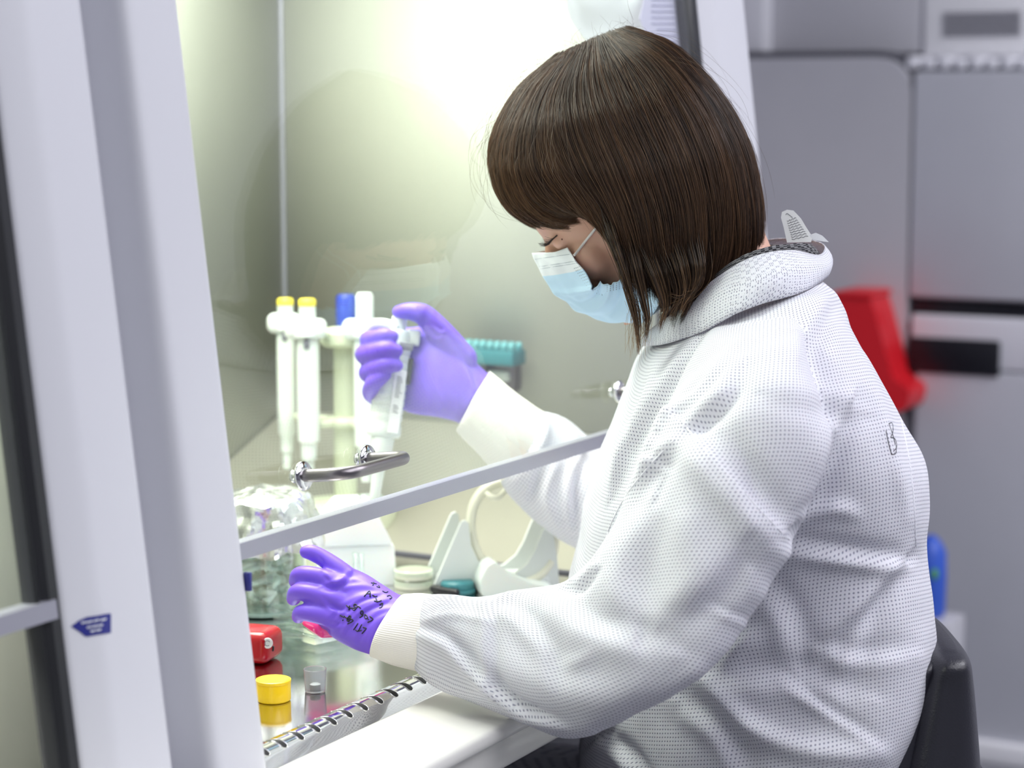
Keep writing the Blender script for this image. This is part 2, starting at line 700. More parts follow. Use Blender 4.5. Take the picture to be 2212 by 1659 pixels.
obj('corner_seam', box((2.1265, 1.4775, .81), (2.1312, 1.4825, 1.6), .001, 2), m_alu, cab)
obj('top_panel', box((1.165, 0.99, 1.60), (2.15, 1.50, 1.62)), m_plastic, cab)
obj('lamp_housing', box((1.20, 1.00, 1.575), (2.04, 1.16, 1.60), 0.005), m_plastic, cab, angle=40)
obj('hood_panel', tilt_prism([(1.165, -0.013), (2.268, -0.013), (2.268, 0.0), (1.165, 0.0)], 1.50, 1.85), m_paint, cab, angle=40)
obj('outer_shell', box((2.151, 0.96, 0.0), (2.268, 1.52, 1.9), 0.004), m_paint, cab, angle=40)
# work surface tray and its drip channel
obj('work_surface', box((1.186, 0.8945, 0.790), (2.130, 1.481, 0.805)), m_steel_top, cab, smooth=False)
m_ramp = add_bump(mat('added_ramp_steel', (0.36, 0.35, 0.29), 0.4, 0.5), 60, .12, .001)
# ramp added to carry the wall's brightness lower, dark strip at its foot
V = np.array([(1.875, y, .8062) for y in (.915, 1.481)] + [(2.1305, y, .905) for y in (.915, 1.481)] + [(2.1305, y, .80) for y in (.915, 1.481)] + [(1.875, y, .8051) for y in (.915, 1.481)])
obj('added_ramp', (V, [[0, 1, 3, 2], [2, 3, 5, 4], [0, 2, 4, 6], [1, 7, 5, 3]]), m_ramp, cab, smooth=False)
obj('ramp_dark_strip', box((1.868, .915, .8052), (1.8755, 1.481, .8075)), m_seal, cab, smooth=False)
# polished front grille
GP = catmull(np.array([(0.8950, 0.8052), (0.8925, 0.8062), (0.8885, 0.8074), (0.8835, 0.8076), (0.8785, 0.8050), (0.8740, 0.7985), (0.8690, 0.7890), (0.866, 0.776)]), 30)
gx = (1.2, 2.13)
V = np.array([(x, p[0], p[1]) for x in gx for p in GP])
ng = len(GP)
gr = obj('front_grille', (V, [[i, i + 1, ng + i + 1, ng + i] for i in range(ng - 1)]), m_chrome, cab)


def slot(x0):
    """one teardrop slot across the grille crest: dark sheet laid on for its shade, raised rim"""
    def pt(s, dx, h):
        i = s * (ng - 1)
        a = min(int(i), ng - 2)
        p = GP[a] + (GP[a + 1] - GP[a]) * (i - a)
        t = GP[a + 1] - GP[a]
        nrm = np.array([t[1], -t[0]])
        nrm /= np.linalg.norm(nrm)
        if nrm[1] < 0:
            nrm = -nrm
        return (x0 + dx, p[0] + nrm[0] * h, p[1] + nrm[1] * h)
    ss = np.linspace(0.08, 0.63, 22)
    w = [0.0005 + 0.0027 * ((k / 21) ** 1.3) * math.sqrt(max(0, 1 - max(0, (k - 17) / 4.2) ** 2)) + (0.0006 if 0 < k < 21 else 0) for k in range(22)]
    bend = [0.004 * ((k / 21) ** 2.0) for k in range(22)]
    V, F = [], []
    for k, s in enumerate(ss):
        V += [pt(s, bend[k] - w[k], 0.0003), pt(s, bend[k], 0.0005), pt(s, bend[k] + w[k], 0.0003)]
    for k in range(21):
        a = 3 * k
        F += [[a, a + 1, a + 4, a + 3], [a + 1, a + 2, a + 5, a + 4]]
    rimp = [pt(ss[k], bend[k] - w[k] - 0.0003, 0.0002) for k in range(22)] + [pt(ss[k], bend[k] + w[k] + 0.0003, 0.0002) for k in range(21, -1, -1)]
    return (np.array(V), F), tube(rimp + [rimp[0]], 0.00030, 6, caps=False)


xs0 = onZ(658, 1587, 0.807)[0]
for k in range(-2, 32):
    a, b = slot(xs0 - 0.004 + 0.0222 * k)
    s_ = obj('slot', a, m_slot_shade, gr)
    obj('slot_rim', b, m_chrome, gr)

# armrest ledge and the lower body lip
obj('armrest', box((0.9, 0.768, 0.7855), (2.27, 0.863, 0.800), 0.0065, 4), m_ledge, cab, angle=60)
obj('front_rail', box((0.9, 0.778, 0.757), (2.27, 0.868, 0.785), 0.006, 4), m_ledge, cab, angle=60)
obj('base_cabinet', box((1.0, 1.24, 0.02), (2.27, 1.50, 0.742), 0.004), m_black, cab, angle=40)

# sash: pane, lower strip, handles
gl = obj('sash', tilt_prism([(1.2135, -0.003), (2.116, -0.003), (2.116, 0.003), (1.2135, 0.003)], 0.950, 1.58), m_glass, cab, smooth=False, label='clear glass pane of the sash')
obj('lower_strip', tilt_prism([(1.2155, -0.0055), (2.118, -0.0055), (2.118, 0.0045), (1.2155, 0.0045)], 0.9485, 0.9605), m_alu, gl, smooth=False)
NO = np.array([0, -math.cos(BETA), math.sin(BETA)])


def handle(dl, dr):
    out = 0.043
    a, b = dl, dr
    P = [a, a + NO * (out * 0.3)]
    for t in np.linspace(0, 1, 7):
        u = t * math.pi / 2
        P.append(a + NO * (out * 0.62 + 0.016 * math.sin(u)) + np.array([0.016 * (1 - math.cos(u)), 0, 0]))
    for t in np.linspace(1, 0, 7):
        u = t * math.pi / 2
        P.append(b + NO * (out * 0.62 + 0.016 * math.sin(u)) - np.array([0.016 * (1 - math.cos(u)), 0, 0]))
    P += [b + NO * (out * 0.3), b]
    P = np.array(P)
    sl_ = np.concatenate([[0], np.cumsum(np.linalg.norm(np.diff(P, axis=0), axis=1))])
    P = np.array([[np.interp(q, sl_, P[:, c]) for c in range(3)] for q in np.linspace(0, sl_[-1], 90)])
    for _ in range(6):
        P[1:-1] = (P[:-2] + 2 * P[1:-1] + P[2:]) / 4
    obj('handle', tube(P, 0.0049, 20), m_brushed, gl)
    for q in (a, b):
        obj('handle_mount', lathe([(0.0, -0.0002), (0.0105, -0.0002), (0.0112, 0.001), (0.0108, 0.0028), (0.006, 0.0034), (0.0055, 0.0036)], q, NO, 32), m_chrome, gl)
        obj('handle_mount', lathe([(0.0045, 0.0), (0.005, -0.001), (0.004, -0.003), (0.0, -0.0032)], q - NO * 0.0062, NO, 24), m_chrome, gl)


h1 = onS(652, 1028, -0.0032)
h2 = onS(790, 985, -0.0032)
h2[1:] = h1[1:]
print('handle', h1, h2, pix(h1), pix(h2))
handle(h1, h2)
h3 = onS(1335, 838, -0.0032)
h3[1:] = h1[1:]
h4 = h3 + (h2 - h1)
handle(h3, h4)
obj('height_marker', box((1.2140, -0.0145, 0.0), (1.2178, -0.009, 0.0135), 0.0005, 1, o=(0, sashY(0.93), 0.928)), m_blue, cab)

# ------------------------------------------------------------------ neighbouring cabinet, nearer the camera
cab2 = thing('safety_cabinet', 'neighbouring white safety cabinet cut by the left edge, blue arrow sticker on its post', 'cabinet', (0.5, 1.2, 0.0))
obj('side_post', tilt_prism(rnd([(1.028, 0.03), (1.028, -0.004), (1.054, -0.0135), (1.109, -0.0135), (1.109, 0.03)], 0.005, 4, (1, 2, 3)), 0.70, ZT), m_paint, cab2, angle=50)
obj('post_gap', tilt_prism([(1.10, 0.024), (1.17, 0.024), (1.17, 0.05), (1.10, 0.05)], 0.70, ZT), m_paint, cab2, angle=50)
obj('seal', tilt_prism([(1.004, 0.0), (1.008, -0.005), (1.013, -0.001), (1.018, -0.005), (1.0275, -0.004), (1.0275, 0.006), (1.004, 0.006)], 0.72, ZT), m_gasket, cab2, angle=40)
obj('side_panel', box((1.026, 0.99, 0.75), (1.045, 1.48, ZT)), m_steel_wall, cab2)
obj('side_panel', tilt_prism([(1.026, 0.012), (1.045, 0.012), (1.045, 0.16), (1.026, 0.16)], 0.75, ZT), m_steel_wall, cab2)
obj('back_panel', box((-0.1, 1.482, 0.75), (1.045, 1.50, ZT)), m_steel_wall, cab2)
obj('side_panel', box((-0.12, 0.99, 0.75), (-0.1, 1.50, ZT)), m_steel_wall, cab2)
obj('top_panel', box((-0.1, 0.99, 1.60), (1.045, 1.50, 1.62)), m_plastic, cab2)
obj('work_surface', box((-0.1, 0.90, 0.790), (1.026, 1.481, 0.805)), m_steel_top, cab2)
obj('hood_panel', tilt_prism([(-0.1, -0.013), (1.121, -0.013), (1.121, 0.0), (-0.1, 0.0)], 1.50, 1.85), m_paint, cab2, angle=40)
obj('armrest', box((-0.1, 0.768, 0.7855), (0.895, 0.863, 0.800), 0.0065, 4), m_ledge, cab2, angle=60)
obj('base_cabinet', box((-0.1, 0.80, 0.02), (0.99, 1.50, 0.742), 0.004), m_black, cab2, angle=40)
gl2 = obj('sash', tilt_prism([(-0.1, -0.003), (1.006, -0.003), (1.006, 0.003), (-0.1, 0.003)], 0.950, 1.58), m_glass, cab2, smooth=False, label='clear glass pane of the sash')
obj('lower_strip', tilt_prism([(-0.1, -0.0068), (1.022, -0.0068), (1.022, 0.0048), (-0.1, 0.0048)], 0.9485, 0.9605), m_alu, gl2, smooth=False)


def on_post(x, y, off=-0.0139):
    p = onS(x, y, off)
    for _ in range(14):
        p = onS(x, y, off + 0.0095 * min(1, max(0, (1.054 - p[0]) / 0.026)))
    return p


xs_ = np.linspace(154, 240, 20)
top_ = np.interp(xs_, [154, 172, 188, 212, 236, 240], [1353, 1340, 1333, 1330, 1325, 1326])
bot_ = np.interp(xs_, [154, 172, 186, 212, 240], [1353.5, 1365, 1376, 1371, 1367])
V = np.array([on_post(x, y) for x, y in zip(xs_, top_)] + [on_post(x, y) for x, y in zip(xs_, bot_)])
V = np.vstack([V, V + np.array([0, .0004, 0])])
F = [[i, i + 1, 21 + i, 20 + i] for i in range(19)] + [[40 + i, 60 + i, 61 + i, 41 + i] for i in range(19)]
arw = obj('arrow_sticker', (V, F), m_blue, cab2, smooth=False, label='dark blue arrow sticker pointing left')
parts = []
for (x0, y0, x1, y1) in ((176, 1346, 184, 1344), (186, 1345, 199, 1342), (202, 1342, 214, 1339), (217, 1340, 229, 1337), (188, 1356, 197, 1354), (200, 1354, 208, 1352), (210, 1352, 222, 1350), (196, 1364, 204, 1363), (207, 1362, 218, 1360)):
    q = [on_post(x0 + (x1 - x0) * t, y0 + (y1 - y0) * t + (1.6 if k % 2 else -1.6), -0.0142) for k, t in enumerate(np.linspace(0, 1, 7))]
    parts.append(tube(q, 0.00045, 5))
obj('sticker_print', join(*parts), m_white_print, arw)

# ================================================================== BACKGROUND (behind the person)
XB = 4.0


def back_box(px0, py0, px1, py1, x0=XB, depth_=0.55, r=0.0, bevel=0.006, topright=0.0):
    ym = (py0 + py1) / 2
    ya = onX(px0, ym, x0)[1]
    yb = onX(px1, ym, x0)[1]
    z1 = onX((px0 + px1) / 2, py0, x0)[2]
    z0 = max(0.0, onX((px0 + px1) / 2, py1, x0)[2])
    if topright:
        k = 8
        poly = [(ya, z0), (ya, z1)]
        for t in np.linspace(0, 1, k + 1):
            u = t * math.pi / 2
            poly.append((yb + topright * (1 - math.sin(u)), z1 - topright * (1 - math.cos(u))))
        poly.append((yb, z0))
        return extrude(poly, (x0 + depth_ / 2, 0, 0), (0, 1, 0), (0, 0, 1), (1, 0, 0), depth_)
    return box((x0, min(ya, yb), z0), (x0 + depth_, max(ya, yb), z1), bevel, 3)


inc = thing('grey_incubator', 'tall grey incubator with a rounded door corner behind the seated person', 'incubator', (4.2, 1.5, 0.0))
obj('body', back_box(1300, 112, 1962, 1640, XB + 0.03, 0.6, topright=0.085), m_seal, inc, angle=40)
obj('door', back_box(1300, 126, 1952, 1636, XB, 0.045, topright=0.075), m_fridge, inc, angle=40)
inc2 = thing('grey_freezer', 'grey laboratory freezer with black display panel at the right edge', 'freezer', (4.3, 1.0, 0.0))
obj('body', back_box(1966, 150, 2700, 1634, XB + 0.03, 0.6), m_fridge_b, inc2, angle=40)
obj('upper_door', back_box(1968, 152, 2700, 657, XB, 0.04), m_fridge_b, inc2, angle=40)
obj('recess_strip', back_box(1964, 660, 2700, 693, XB + 0.015, 0.03), m_black, inc2, angle=40)
obj('control_band', back_box(1966, 696, 2700, 812, XB - 0.005, 0.04), m_fridge_w, inc2, angle=40)
obj('display_panel', back_box(1960, 732, 2158, 810, XB - 0.012, 0.02), m_black, inc2, angle=40)
obj('lower_door', back_box(1966, 815, 2700, 1628, XB - 0.005, 0.04), m_fridge_b, inc2, angle=40)
obj('floor_strip', back_box(1966, 1632, 2700, 1690, XB - 0.02, 0.04), m_paper, inc2, angle=40)  # white strip added in place of the bright floor below
tag(obj('storage_box', back_box(1658, -120, 1988, 118, XB + 0.10, 0.4), m_fridge, angle=40), 'dark grey storage box standing on top of the incubator', 'box')
tag(obj('storage_box', back_box(1560, -120, 1652, 114, XB + 0.06, 0.4), m_fridge_w, angle=40), 'pale grey storage box beside the dark grey one', 'box')
fold = [back_box(1955 + 34 * k, 120 + 5 * (k % 2), 1985 + 34 * k, 150, XB + 0.02, 0.3, bevel=0.008) for k in range(16)]
tag(obj('bubble_wrap', join(*fold), m_fridge_w, angle=40), 'pale ribbed packing sheet lying on top of the freezer', 'packing')
nt = thing('paper_notice', 'blurred white printed notice standing above the freezer', 'notice', onX(2120, 118, XB + 0.1))
obj('sheet', back_box(1996, -140, 2400, 120, XB + 0.095, 0.012), m_paper, nt, angle=40)
lines = [back_box(2036, 26 + 7 * k, 2205, 28.2 + 7 * k, XB + 0.09, 0.008, bevel=0) for k in range(8)]
obj('printed_lines', join(*lines), m_greyink, nt, smooth=False)

# red bin with flared foot fixed to the incubator
rp = [(1806, 638), (1886, 636), (1893, 650), (1908, 700), (1924, 760), (1938, 815), (1972, 836), (1976, 850), (1966, 884), (1940, 886), (1800, 880)]
P2 = [onX(x, y, XB - 0.08) for x, y in rp]
poly = [(p[1], p[2]) for p in P2]
bm_ = extrude(rnd(poly, 0.012, 3), (XB - 0.055, 0, 0), (0, 1, 0), (0, 0, 1), (1, 0, 0), 0.108)
rb = thing('red_bin', 'red plastic bin with flared lower lip hanging on the grey incubator', 'bin', onX(1880, 880, XB - 0.05))
obj('body', bm_, m_redbin, rb, angle=40)
obj('lid', back_box(1798, 630, 1884, 644, XB - 0.115, 0.125), m_redbin, rb, angle=40)
# blue bag with green print on a small pedestal
pb = onX(2008, 1330, 3.55)
bag = thing('blue_bag', 'bright blue bag with a green print standing behind the chair', 'bag', (pb[0], pb[1], pb[2]))
zt = onX(2008, 1155, 3.55)[2]
hh = zt - pb[2]
obj('body', lathe([(0.0, 0), (0.026, 0.0), (0.030, 0.01), (0.031, hh * 0.5), (0.029, hh * 0.8), (0.018, hh * 0.93), (0.006, hh)], pb, n=28, ell=0.9), m_bluebag, bag)
gp = onX(2019, 1240, 3.50)
obj('green_print', lathe([(0.0, 0), (0.010, 0.001), (0.006, 0.004), (0, 0.005)], gp, (-0.9, -0.3, 0), 16, (0, 0, 1), 0.6), m_green, bag)
tag(obj('pedestal', box((pb[0] - .05, pb[1] - .05, 0), (pb[0] + .05, pb[1] + .05, pb[2]), 0.006), m_fridge, angle=40), 'narrow grey pedestal under the blue bag behind the chair', 'pedestal')

# ================================================================== THINGS ON THE WORK SURFACE
ZW = 0.805


def on_top(x, y):
    p = onZ(x, y, ZW)
    p[2] = ZW + 0.0003
    return p


# yellow screw cap, upside down with a dished top
p = on_top(591, 1513)
t = thing('screw_cap', 'yellow ribbed screw cap standing on the steel work surface', 'cap', p)
R_, Hc = 0.0137, 0.0172
V, F = lathe([(0.0, 0), (R_ - .001, 0), (R_, .001), (R_, Hc - .001), (R_ - .0008, Hc), (R_ - .0022, Hc - .0004), (R_ - .003, Hc - .0035), (0.004, Hc - .0045), (0, Hc - .0045)], p, n=96)
for i in range(len(V)):
    k = i % 96
    if k % 2 == 0 and 0.0012 < V[i][2] - p[2] < Hc - .002 or (k % 2 == 0 and abs(V[i][2] - p[2] - .001) < 1e-5):
        V[i][:2] = p[:2] + (V[i][:2] - p[:2]) * 0.985
obj('cap_body', (V, F), m_yellow, t, angle=40)
obj('rim', lathe([(R_ - .0006, Hc - .0025), (R_ + .0003, Hc - .0025), (R_ + .0003, Hc - .0003), (R_ - .0004, Hc + .0001), (R_ - .0022, Hc)], p, n=64), m_yellow, t, angle=40)
# small translucent cap
p = on_top(681, 1494)
t = thing('small_cap', 'small translucent white cup beside the yellow screw cap', 'closure', p)
obj('closure', lathe([(0, 0), (.0078, 0), (.0082, .0005), (.0093, .0185), (.0085, .0185), (.0076, .0015), (0, .0015)], p, n=48), m_frost, t, angle=40)
obj('inner_plug', lathe([(0, .0015), (.0044, .0015), (.0044, .0062), (.0030, .0070), (0, .0070)], p, n=32), m_plastic, t, angle=40)
# red lighter-like gas burner
p = on_top(575, 1428)
t = thing('red_gas_starter', 'red plastic box with round white dial beside the left post', 'device', p)
Bx = frame((0, 0, 1), (0.2, -0.98, 0))
obj('body', box((-.025, -.02, 0), (.013, .02, .0275), 0.0085, 5, M3=Bx, o=p + np.array([0, 0.004, 0.0004])), m_red, t, angle=60)
bvt = bvh_of(*box((-.025, -.02, 0), (.013, .02, .0275), 0.0085, 5, M3=Bx, o=p + np.array([0, 0.004, 0.0004])))
q = cast(bvt, 578, 1389, 0.0)
if q is None:
    q = p
nd = Bx @ np.array([0, -1, 0])
nd = np.array([-HZ[0], -HZ[1], 0.1])
obj('dial', lathe([(0.0044, -0.001), (0.0046, 0.0008), (0.0038, 0.0014), (0, 0.0012)], q, nd, 28, (0, 0, 1)), m_plastic_cool, t, angle=40)
dd = [q + nd * 0.0016 + np.array([0, 0, 1]) * 0.0022 * math.sin(a) + RT * 0.0022 * math.cos(a) for a in np.linspace(0.5, 5.4, 16)]
obj('dial_mark', tube(dd, 0.0003, 5), m_greyink, t)
q2 = cast(bvt, 589, 1401, 0.0)
if q2 is not None:
    obj('latch', box((-.0012, -.001, -.0022), (.0012, .0012, .0022), .0004, 1, M3=frame((0.2, 0, 1), RT), o=q2), m_black, t)

# stack of clear culture dishes with square lids under the hand
p = on_top(700, 1432)
p_st = onZ(765, 1404, ZW) + HZ * .05
p_st[2] = ZW
dirx = np.array([0.886, -0.463, 0])
t0 = None
for k in range(3):
    lo, hi = (-.055, -.030, 0), (.012, .030, .0078)
    M3 = frame((0, 0, 1), (0.95, -0.31 + 0.02 * (k % 2), 0))
    o_ = p_st + np.array([0.012, 0.025, 0.0004 + 0.0086 * k])
    pl = thing('culture_plate', ['bottom one of the clear stacked plastic plates', 'middle clear plastic plate of the stack under the gloved hand', 'topmost clear plastic plate of the stack under the gloved hand'][k], 'plate', o_, 'clear plates stacked under the left hand')
    a = box(lo, hi, 0.0015, 2, M3=M3, o=o_)
    obj('plate_body', a, m_clear, pl, angle=40)
    obj('lid_rim', join(box((lo[0] - .001, lo[1] - .001, .0062), (hi[0] + .001, hi[1] + .001, .0080), 0.0004, 1, M3=M3, o=o_)), m_clear_green, pl, angle=40)

# glass beaker with white tips under crumpled foil
p = on_top(572, 1318)
t = thing('foil_covered_beaker', 'glass beaker of white tips capped with crumpled aluminium foil behind the left post', 'beaker', p)
hb = 0.098
obj('glass_body', lathe([(0, .0005), (.036, 0), (.0385, .003), (.039, hb), (.040, hb + .002), (.0375, hb + .001), (.0365, .006), (0, .005)], p, n=56), m_clear_green, t, angle=50)
obj('base_ring', lathe([(.0375, .001), (.0392, .002), (.0392, .0045), (.0375, .0055)], p, n=48), mat('green_glass_edge', (0.30, 0.42, 0.38), 0.1), t)
parts = []
for k in range(60):
    a, r, z = rng.uniform(0, 6.28), 0.029 * math.sqrt(rng.uniform(0.05, 1)), rng.uniform(.012, .062)
    c = p + np.array([r * math.cos(a), r * math.sin(a), z])
    dv = rng.normal(size=3)
    dv /= np.linalg.norm(dv)
    dv[2] *= 0.5
    L_ = 0.009
    parts.append(tube([c - dv * L_, c + dv * L_], [0.0042, 0.0016], 8))
cont = obj('white_tips', join(*parts), m_plastic, t, label='white plastic tips filling the beaker')
cont['kind'] = 'stuff'
V, F = [], []
nr, na = 26, 96
for i in range(nr):
    u = i / (nr - 1)
    for j in range(na):
        a = 2 * math.pi * j / na
        if u < 0.42:
            r = 0.047 * (u / 0.42)
            z = hb + 0.016 - 0.006 * (u / 0.42) ** 3
        else:
            w = (u - 0.42) / 0.58
            skirt = 0.040 + 0.020 * noise.noise(Vector((math.cos(a) * 1.3, math.sin(a) * 1.3, 5)))
            r = 0.047 + 0.010 * w ** 0.6 + 0.006 * w * math.sin(a * 11 + 2 * w)
            z = hb + 0.010 - skirt * 1.25 * w
        c = Vector((r * math.cos(a) * 30, r * math.sin(a) * 30, z * 30))
        nv = noise.noise_vector(c) * 0.0055 + noise.noise_vector(c * 2.7) * 0.0032
        cellv = noise.voronoi(c * 1.3)[0][0] * 0.004
        rr = 1 + (nv.x * 1.0 - cellv) / max(r, .02)
        V.append((p[0] + r * rr * math.cos(a), p[1] + r * rr * math.sin(a), p[2] + z + nv.z))
for i in range(nr - 1):
    for j in range(na):
        j2 = (j + 1) % na
        F.append([i * na + j, i * na + j2, (i + 1) * na + j2, (i + 1) * na + j])
obj('foil_cap', (np.array(V), F), m_foil, t, smooth=True, angle=12, label='crumpled silver aluminium foil cap')

# bright white lidded box
p = on_top(780, 1262)
Bx = frame((0, 0, 1), (0.62, -0.78, 0))
t = thing('white_tip_box', 'bright white plastic box with sloping shoulders behind the raised fingers', 'box', p)
lid = [(-.040, .040), (-.043, .052), (-.022, .079), (.012, .079), (.028, .046), (.030, .040)]
bodyp = [(-.040, 0), (.034, 0), (.032, .040), (-.042, .040)]
uxx = RT * 0.985 + HZ * 0.17
uxx /= np.linalg.norm(uxx)
uyy = np.cross(uxx, ZZ)
m_box = mat('white_box', (0.93, 0.93, 0.95), 0.4, Subsurface_Weight=0.2)
obj('body', extrude(rnd(bodyp, .003, 3), p + uyy * -0.02, uxx, ZZ, uyy, .06), m_box, t, angle=40)
obj('lid', extrude(rnd(lid, .004, 3), p + uyy * -0.02 + ZZ * .0006, uxx, ZZ, uyy, .062), m_box, t, angle=40)
# thin clear tubes in front of the box
for k, (x, y) in enumerate(((768, 1250), (781, 1252))):
    p = on_top(x, y + 22)
    g = thing('clear_pipette_tube', ['left one of two thin clear tubes standing before the white box', 'right one of two thin clear tubes standing before the white box'][k], 'tube', p, 'thin clear tubes')
    obj('tube_wall', lathe([(.0, 0), (.0022, 0.0), (.0024, .035), (.0019, .035), (.0016, .001)], p, n=20), m_clear_green, g)
    obj('tube_rim', lathe([(.0024, .033), (.0030, .034), (.0030, .0355), (.0019, .0355)], p, n=20), m_clear_green, g)
# clear vial near the pipette tip
pv0 = at(801, 1108, 2.03)
pv0[2] = ZW + .0803
g = thing('clear_vial', 'small clear open vial standing on the white box at the pipette tip', 'vial', pv0)
htv = .019
obj('vial_wall', lathe([(0, 0), (.0085, 0.0004), (.0105, .002), (.0108, htv), (.0098, htv), (.0095, .003), (0, .002)], pv0, n=32), m_clear, g)
obj('vial_rim', lathe([(.0108, htv - .003), (.0120, htv - .0025), (.0120, htv + .0005), (.0098, htv + .0005)], pv0, n=32), m_clear_green, g)
# stack of cream dishes
p = on_top(893, 1268)
for k in range(2):
    g = thing('petri_dish', ['lower cream petri dish beside the white box', 'upper cream petri dish resting on the lower one'][k], 'dish', p + ZZ * .0095 * k, 'cream petri dishes')
    q = p + ZZ * (.0095 * k)
    obj('dish_base', lathe([(0, 0), (.0185, 0), (.019, .0008), (.019, .0075), (0, .0075)], q, n=40), m_cream, g, angle=40)
    obj('dish_lid', lathe([(.0185, .004), (.0198, .004), (.0198, .0086), (.0192, .0092), (0, .0092)], q, n=40), m_clear_green, g, angle=40)
# teal cap and black pen
p = on_top(988, 1280)
tc_ = thing('teal_cap', 'small round teal cap lying in front of the grey cradle', 'disc', p)
obj('cap_top', lathe([(0, .012), (.014, .012), (.016, .010), (.017, .0)], p, n=32), m_teal, tc_)
obj('grip_ring', lathe([(.017, .0), (.0178, .0003), (.0178, .004), (.0170, .0042)], p, n=32), m_teal, tc_)
pa, pbn = on_top(938, 1282) + ZZ * .004, on_top(985, 1290) + ZZ * .004
pen = thing('black_pen', 'black marker pen lying next to the teal lid', 'pen', (pa + pbn) / 2)
obj('barrel', capsule([pa, (pa + pbn) / 2, pbn], 0.0038, 8, 12), m_black, pen)
obj('pen_cap', capsule([pa, pa * .75 + pbn * .25], 0.0044, 6, 12), m_gasket, pen)

# white cradle with the cream hoop
pc = on_top(1057, 1262)
t = thing('tube_cradle', 'pale grey cradle of two notched plates behind the cuffed forearm', 'cradle', pc)
ux = RT * 0.97 + HZ * 0.24
ux /= np.linalg.norm(ux)
uy = np.cross(ux, ZZ)
uy = uy if uy @ HZ > 0 else -uy
sc = 2.075 / 4600


def cradle_plate(off):
    half = [(-.062, 0.0), (-.060, .008), (-.0345, .0655), (-.0325, .0685), (-.029, .0695), (-.0262, .0665), (-.0255, .060), (-.024, .045), (-.017, .030), (-.008, .020), (.006, .012)]
    r2 = [(.020, .014), (.032, .023), (.040, .036), (.0475, .054), (.0505, .060), (.0545, .0605), (.0580, .056), (.0625, .028), (.065, 0.0)]
    return extrude(half + r2, pc + uy * off, ux, ZZ, uy, .005)


obj('cradle_plate', cradle_plate(-.022), m_plastic_cool, t, angle=35)
obj('cradle_plate', cradle_plate(.022), m_plastic_cool, t, angle=35)
obj('base', box((-.050, -.026, 0), (.055, .026, .010), .003, 3, M3=np.stack([ux, uy, ZZ], 1), o=pc), m_plastic_cool, t, angle=40)
obj('front_block', extrude(rnd([(-.020, .0), (-.022, .014), (-.015, .030), (-.006, .034), (.008, .020), (.030, .010), (.050, .006), (.058, 0)], .004, 3), pc - uy * .040, ux, ZZ, uy, .030), m_plastic, t, angle=40)
hc = at(1107, 1148, 2.085)
hoop = thing('cream_hoop', 'cream coloured plastic hoop resting upright in the notched cradle', 'hoop', (hc[0], hc[1], ZW + .012))
aa = np.linspace(0, 2 * math.pi, 61)
rings = []
hx = ux * 0.041
hz = ZZ * 0.0475 - ux * 0.006
tilt = uy * 0.010
for a in aa[:-1]:
    c = hc + hx * math.cos(a) + hz * math.sin(a) + tilt * math.sin(a)
    rad = hx * math.cos(a) / .041 + hz * math.sin(a) / .0475
    rad = rad / np.linalg.norm(rad)
    rings.append(np.array([c + rad * u + uy * v for u, v in ((-.0032, -.008), (.0032, -.008), (.0040, 0), (.0032, .008), (-.0032, .008), (-.0038, 0))]))
V, F = skin_rings(rings + [rings[0]], closed=False)
obj('ring', (V, F), m_cream, hoop)
obj('hook', tube([at(1052, 1066, 2.07), at(1062, 1074, 2.06), at(1078, 1074, 2.06), at(1092, 1058, 2.07), at(1096, 1045, 2.08)], 0.0028, 10, samples=24), m_cream, hoop)

# teal tube strip on a wall bracket at the side panel
tr_c = onX(1068, 762, 2.098)
t = thing('teal_tube_rack', 'teal rack of capped tubes fixed high on the steel side panel', 'rack', tr_c)
pL, pR = onX(985, 770, 2.098), onX(1124, 766, 2.098)
ly = pL[1]
ry = pR[1]
obj('rack_bar', box((2.080, ry, pR[2] - .012), (2.112, ly, pR[2] + .005), .002, 2), m_teal, t, angle=40)
for k in range(9):
    yy = ry + .005 + (ly - ry - .01) * k / 8
    for xx in (2.086, 2.104):
        g = obj('tube_lid', lathe([(.0032, 0), (.0040, .002), (.0040, .006), (.0030, .008), (0, .0085)], (xx, yy, pR[2] + .005), n=14), m_teal_pale, t)
obj('bracket', box((2.092, ly - .030, pR[2] - .050), (2.110, ly - .014, pR[2] - .012), .002, 2), m_teal, t, angle=40)
obj('wall_plate', box((2.108, ly - .060, pR[2] - .055), (2.1312, ly - .008, pR[2] - .025), .001, 1), m_brushed, t, angle=40)
q = onX(1085, 806, 2.118)
so = thing('wall_socket', 'grey metal wall outlet with white flap below the teal rack', 'socket', q)
obj('socket_box', box((2.112, q[1] - .018, q[2] - .020), (2.1312, q[1] + .018, q[2] + .020), .002, 2), m_brushed, so, angle=40)
obj('flap', box((2.104, q[1] - .014, q[2] - .008), (2.1125, q[1] + .012, q[2] + .004), .002, 2), m_plastic, so, angle=40)

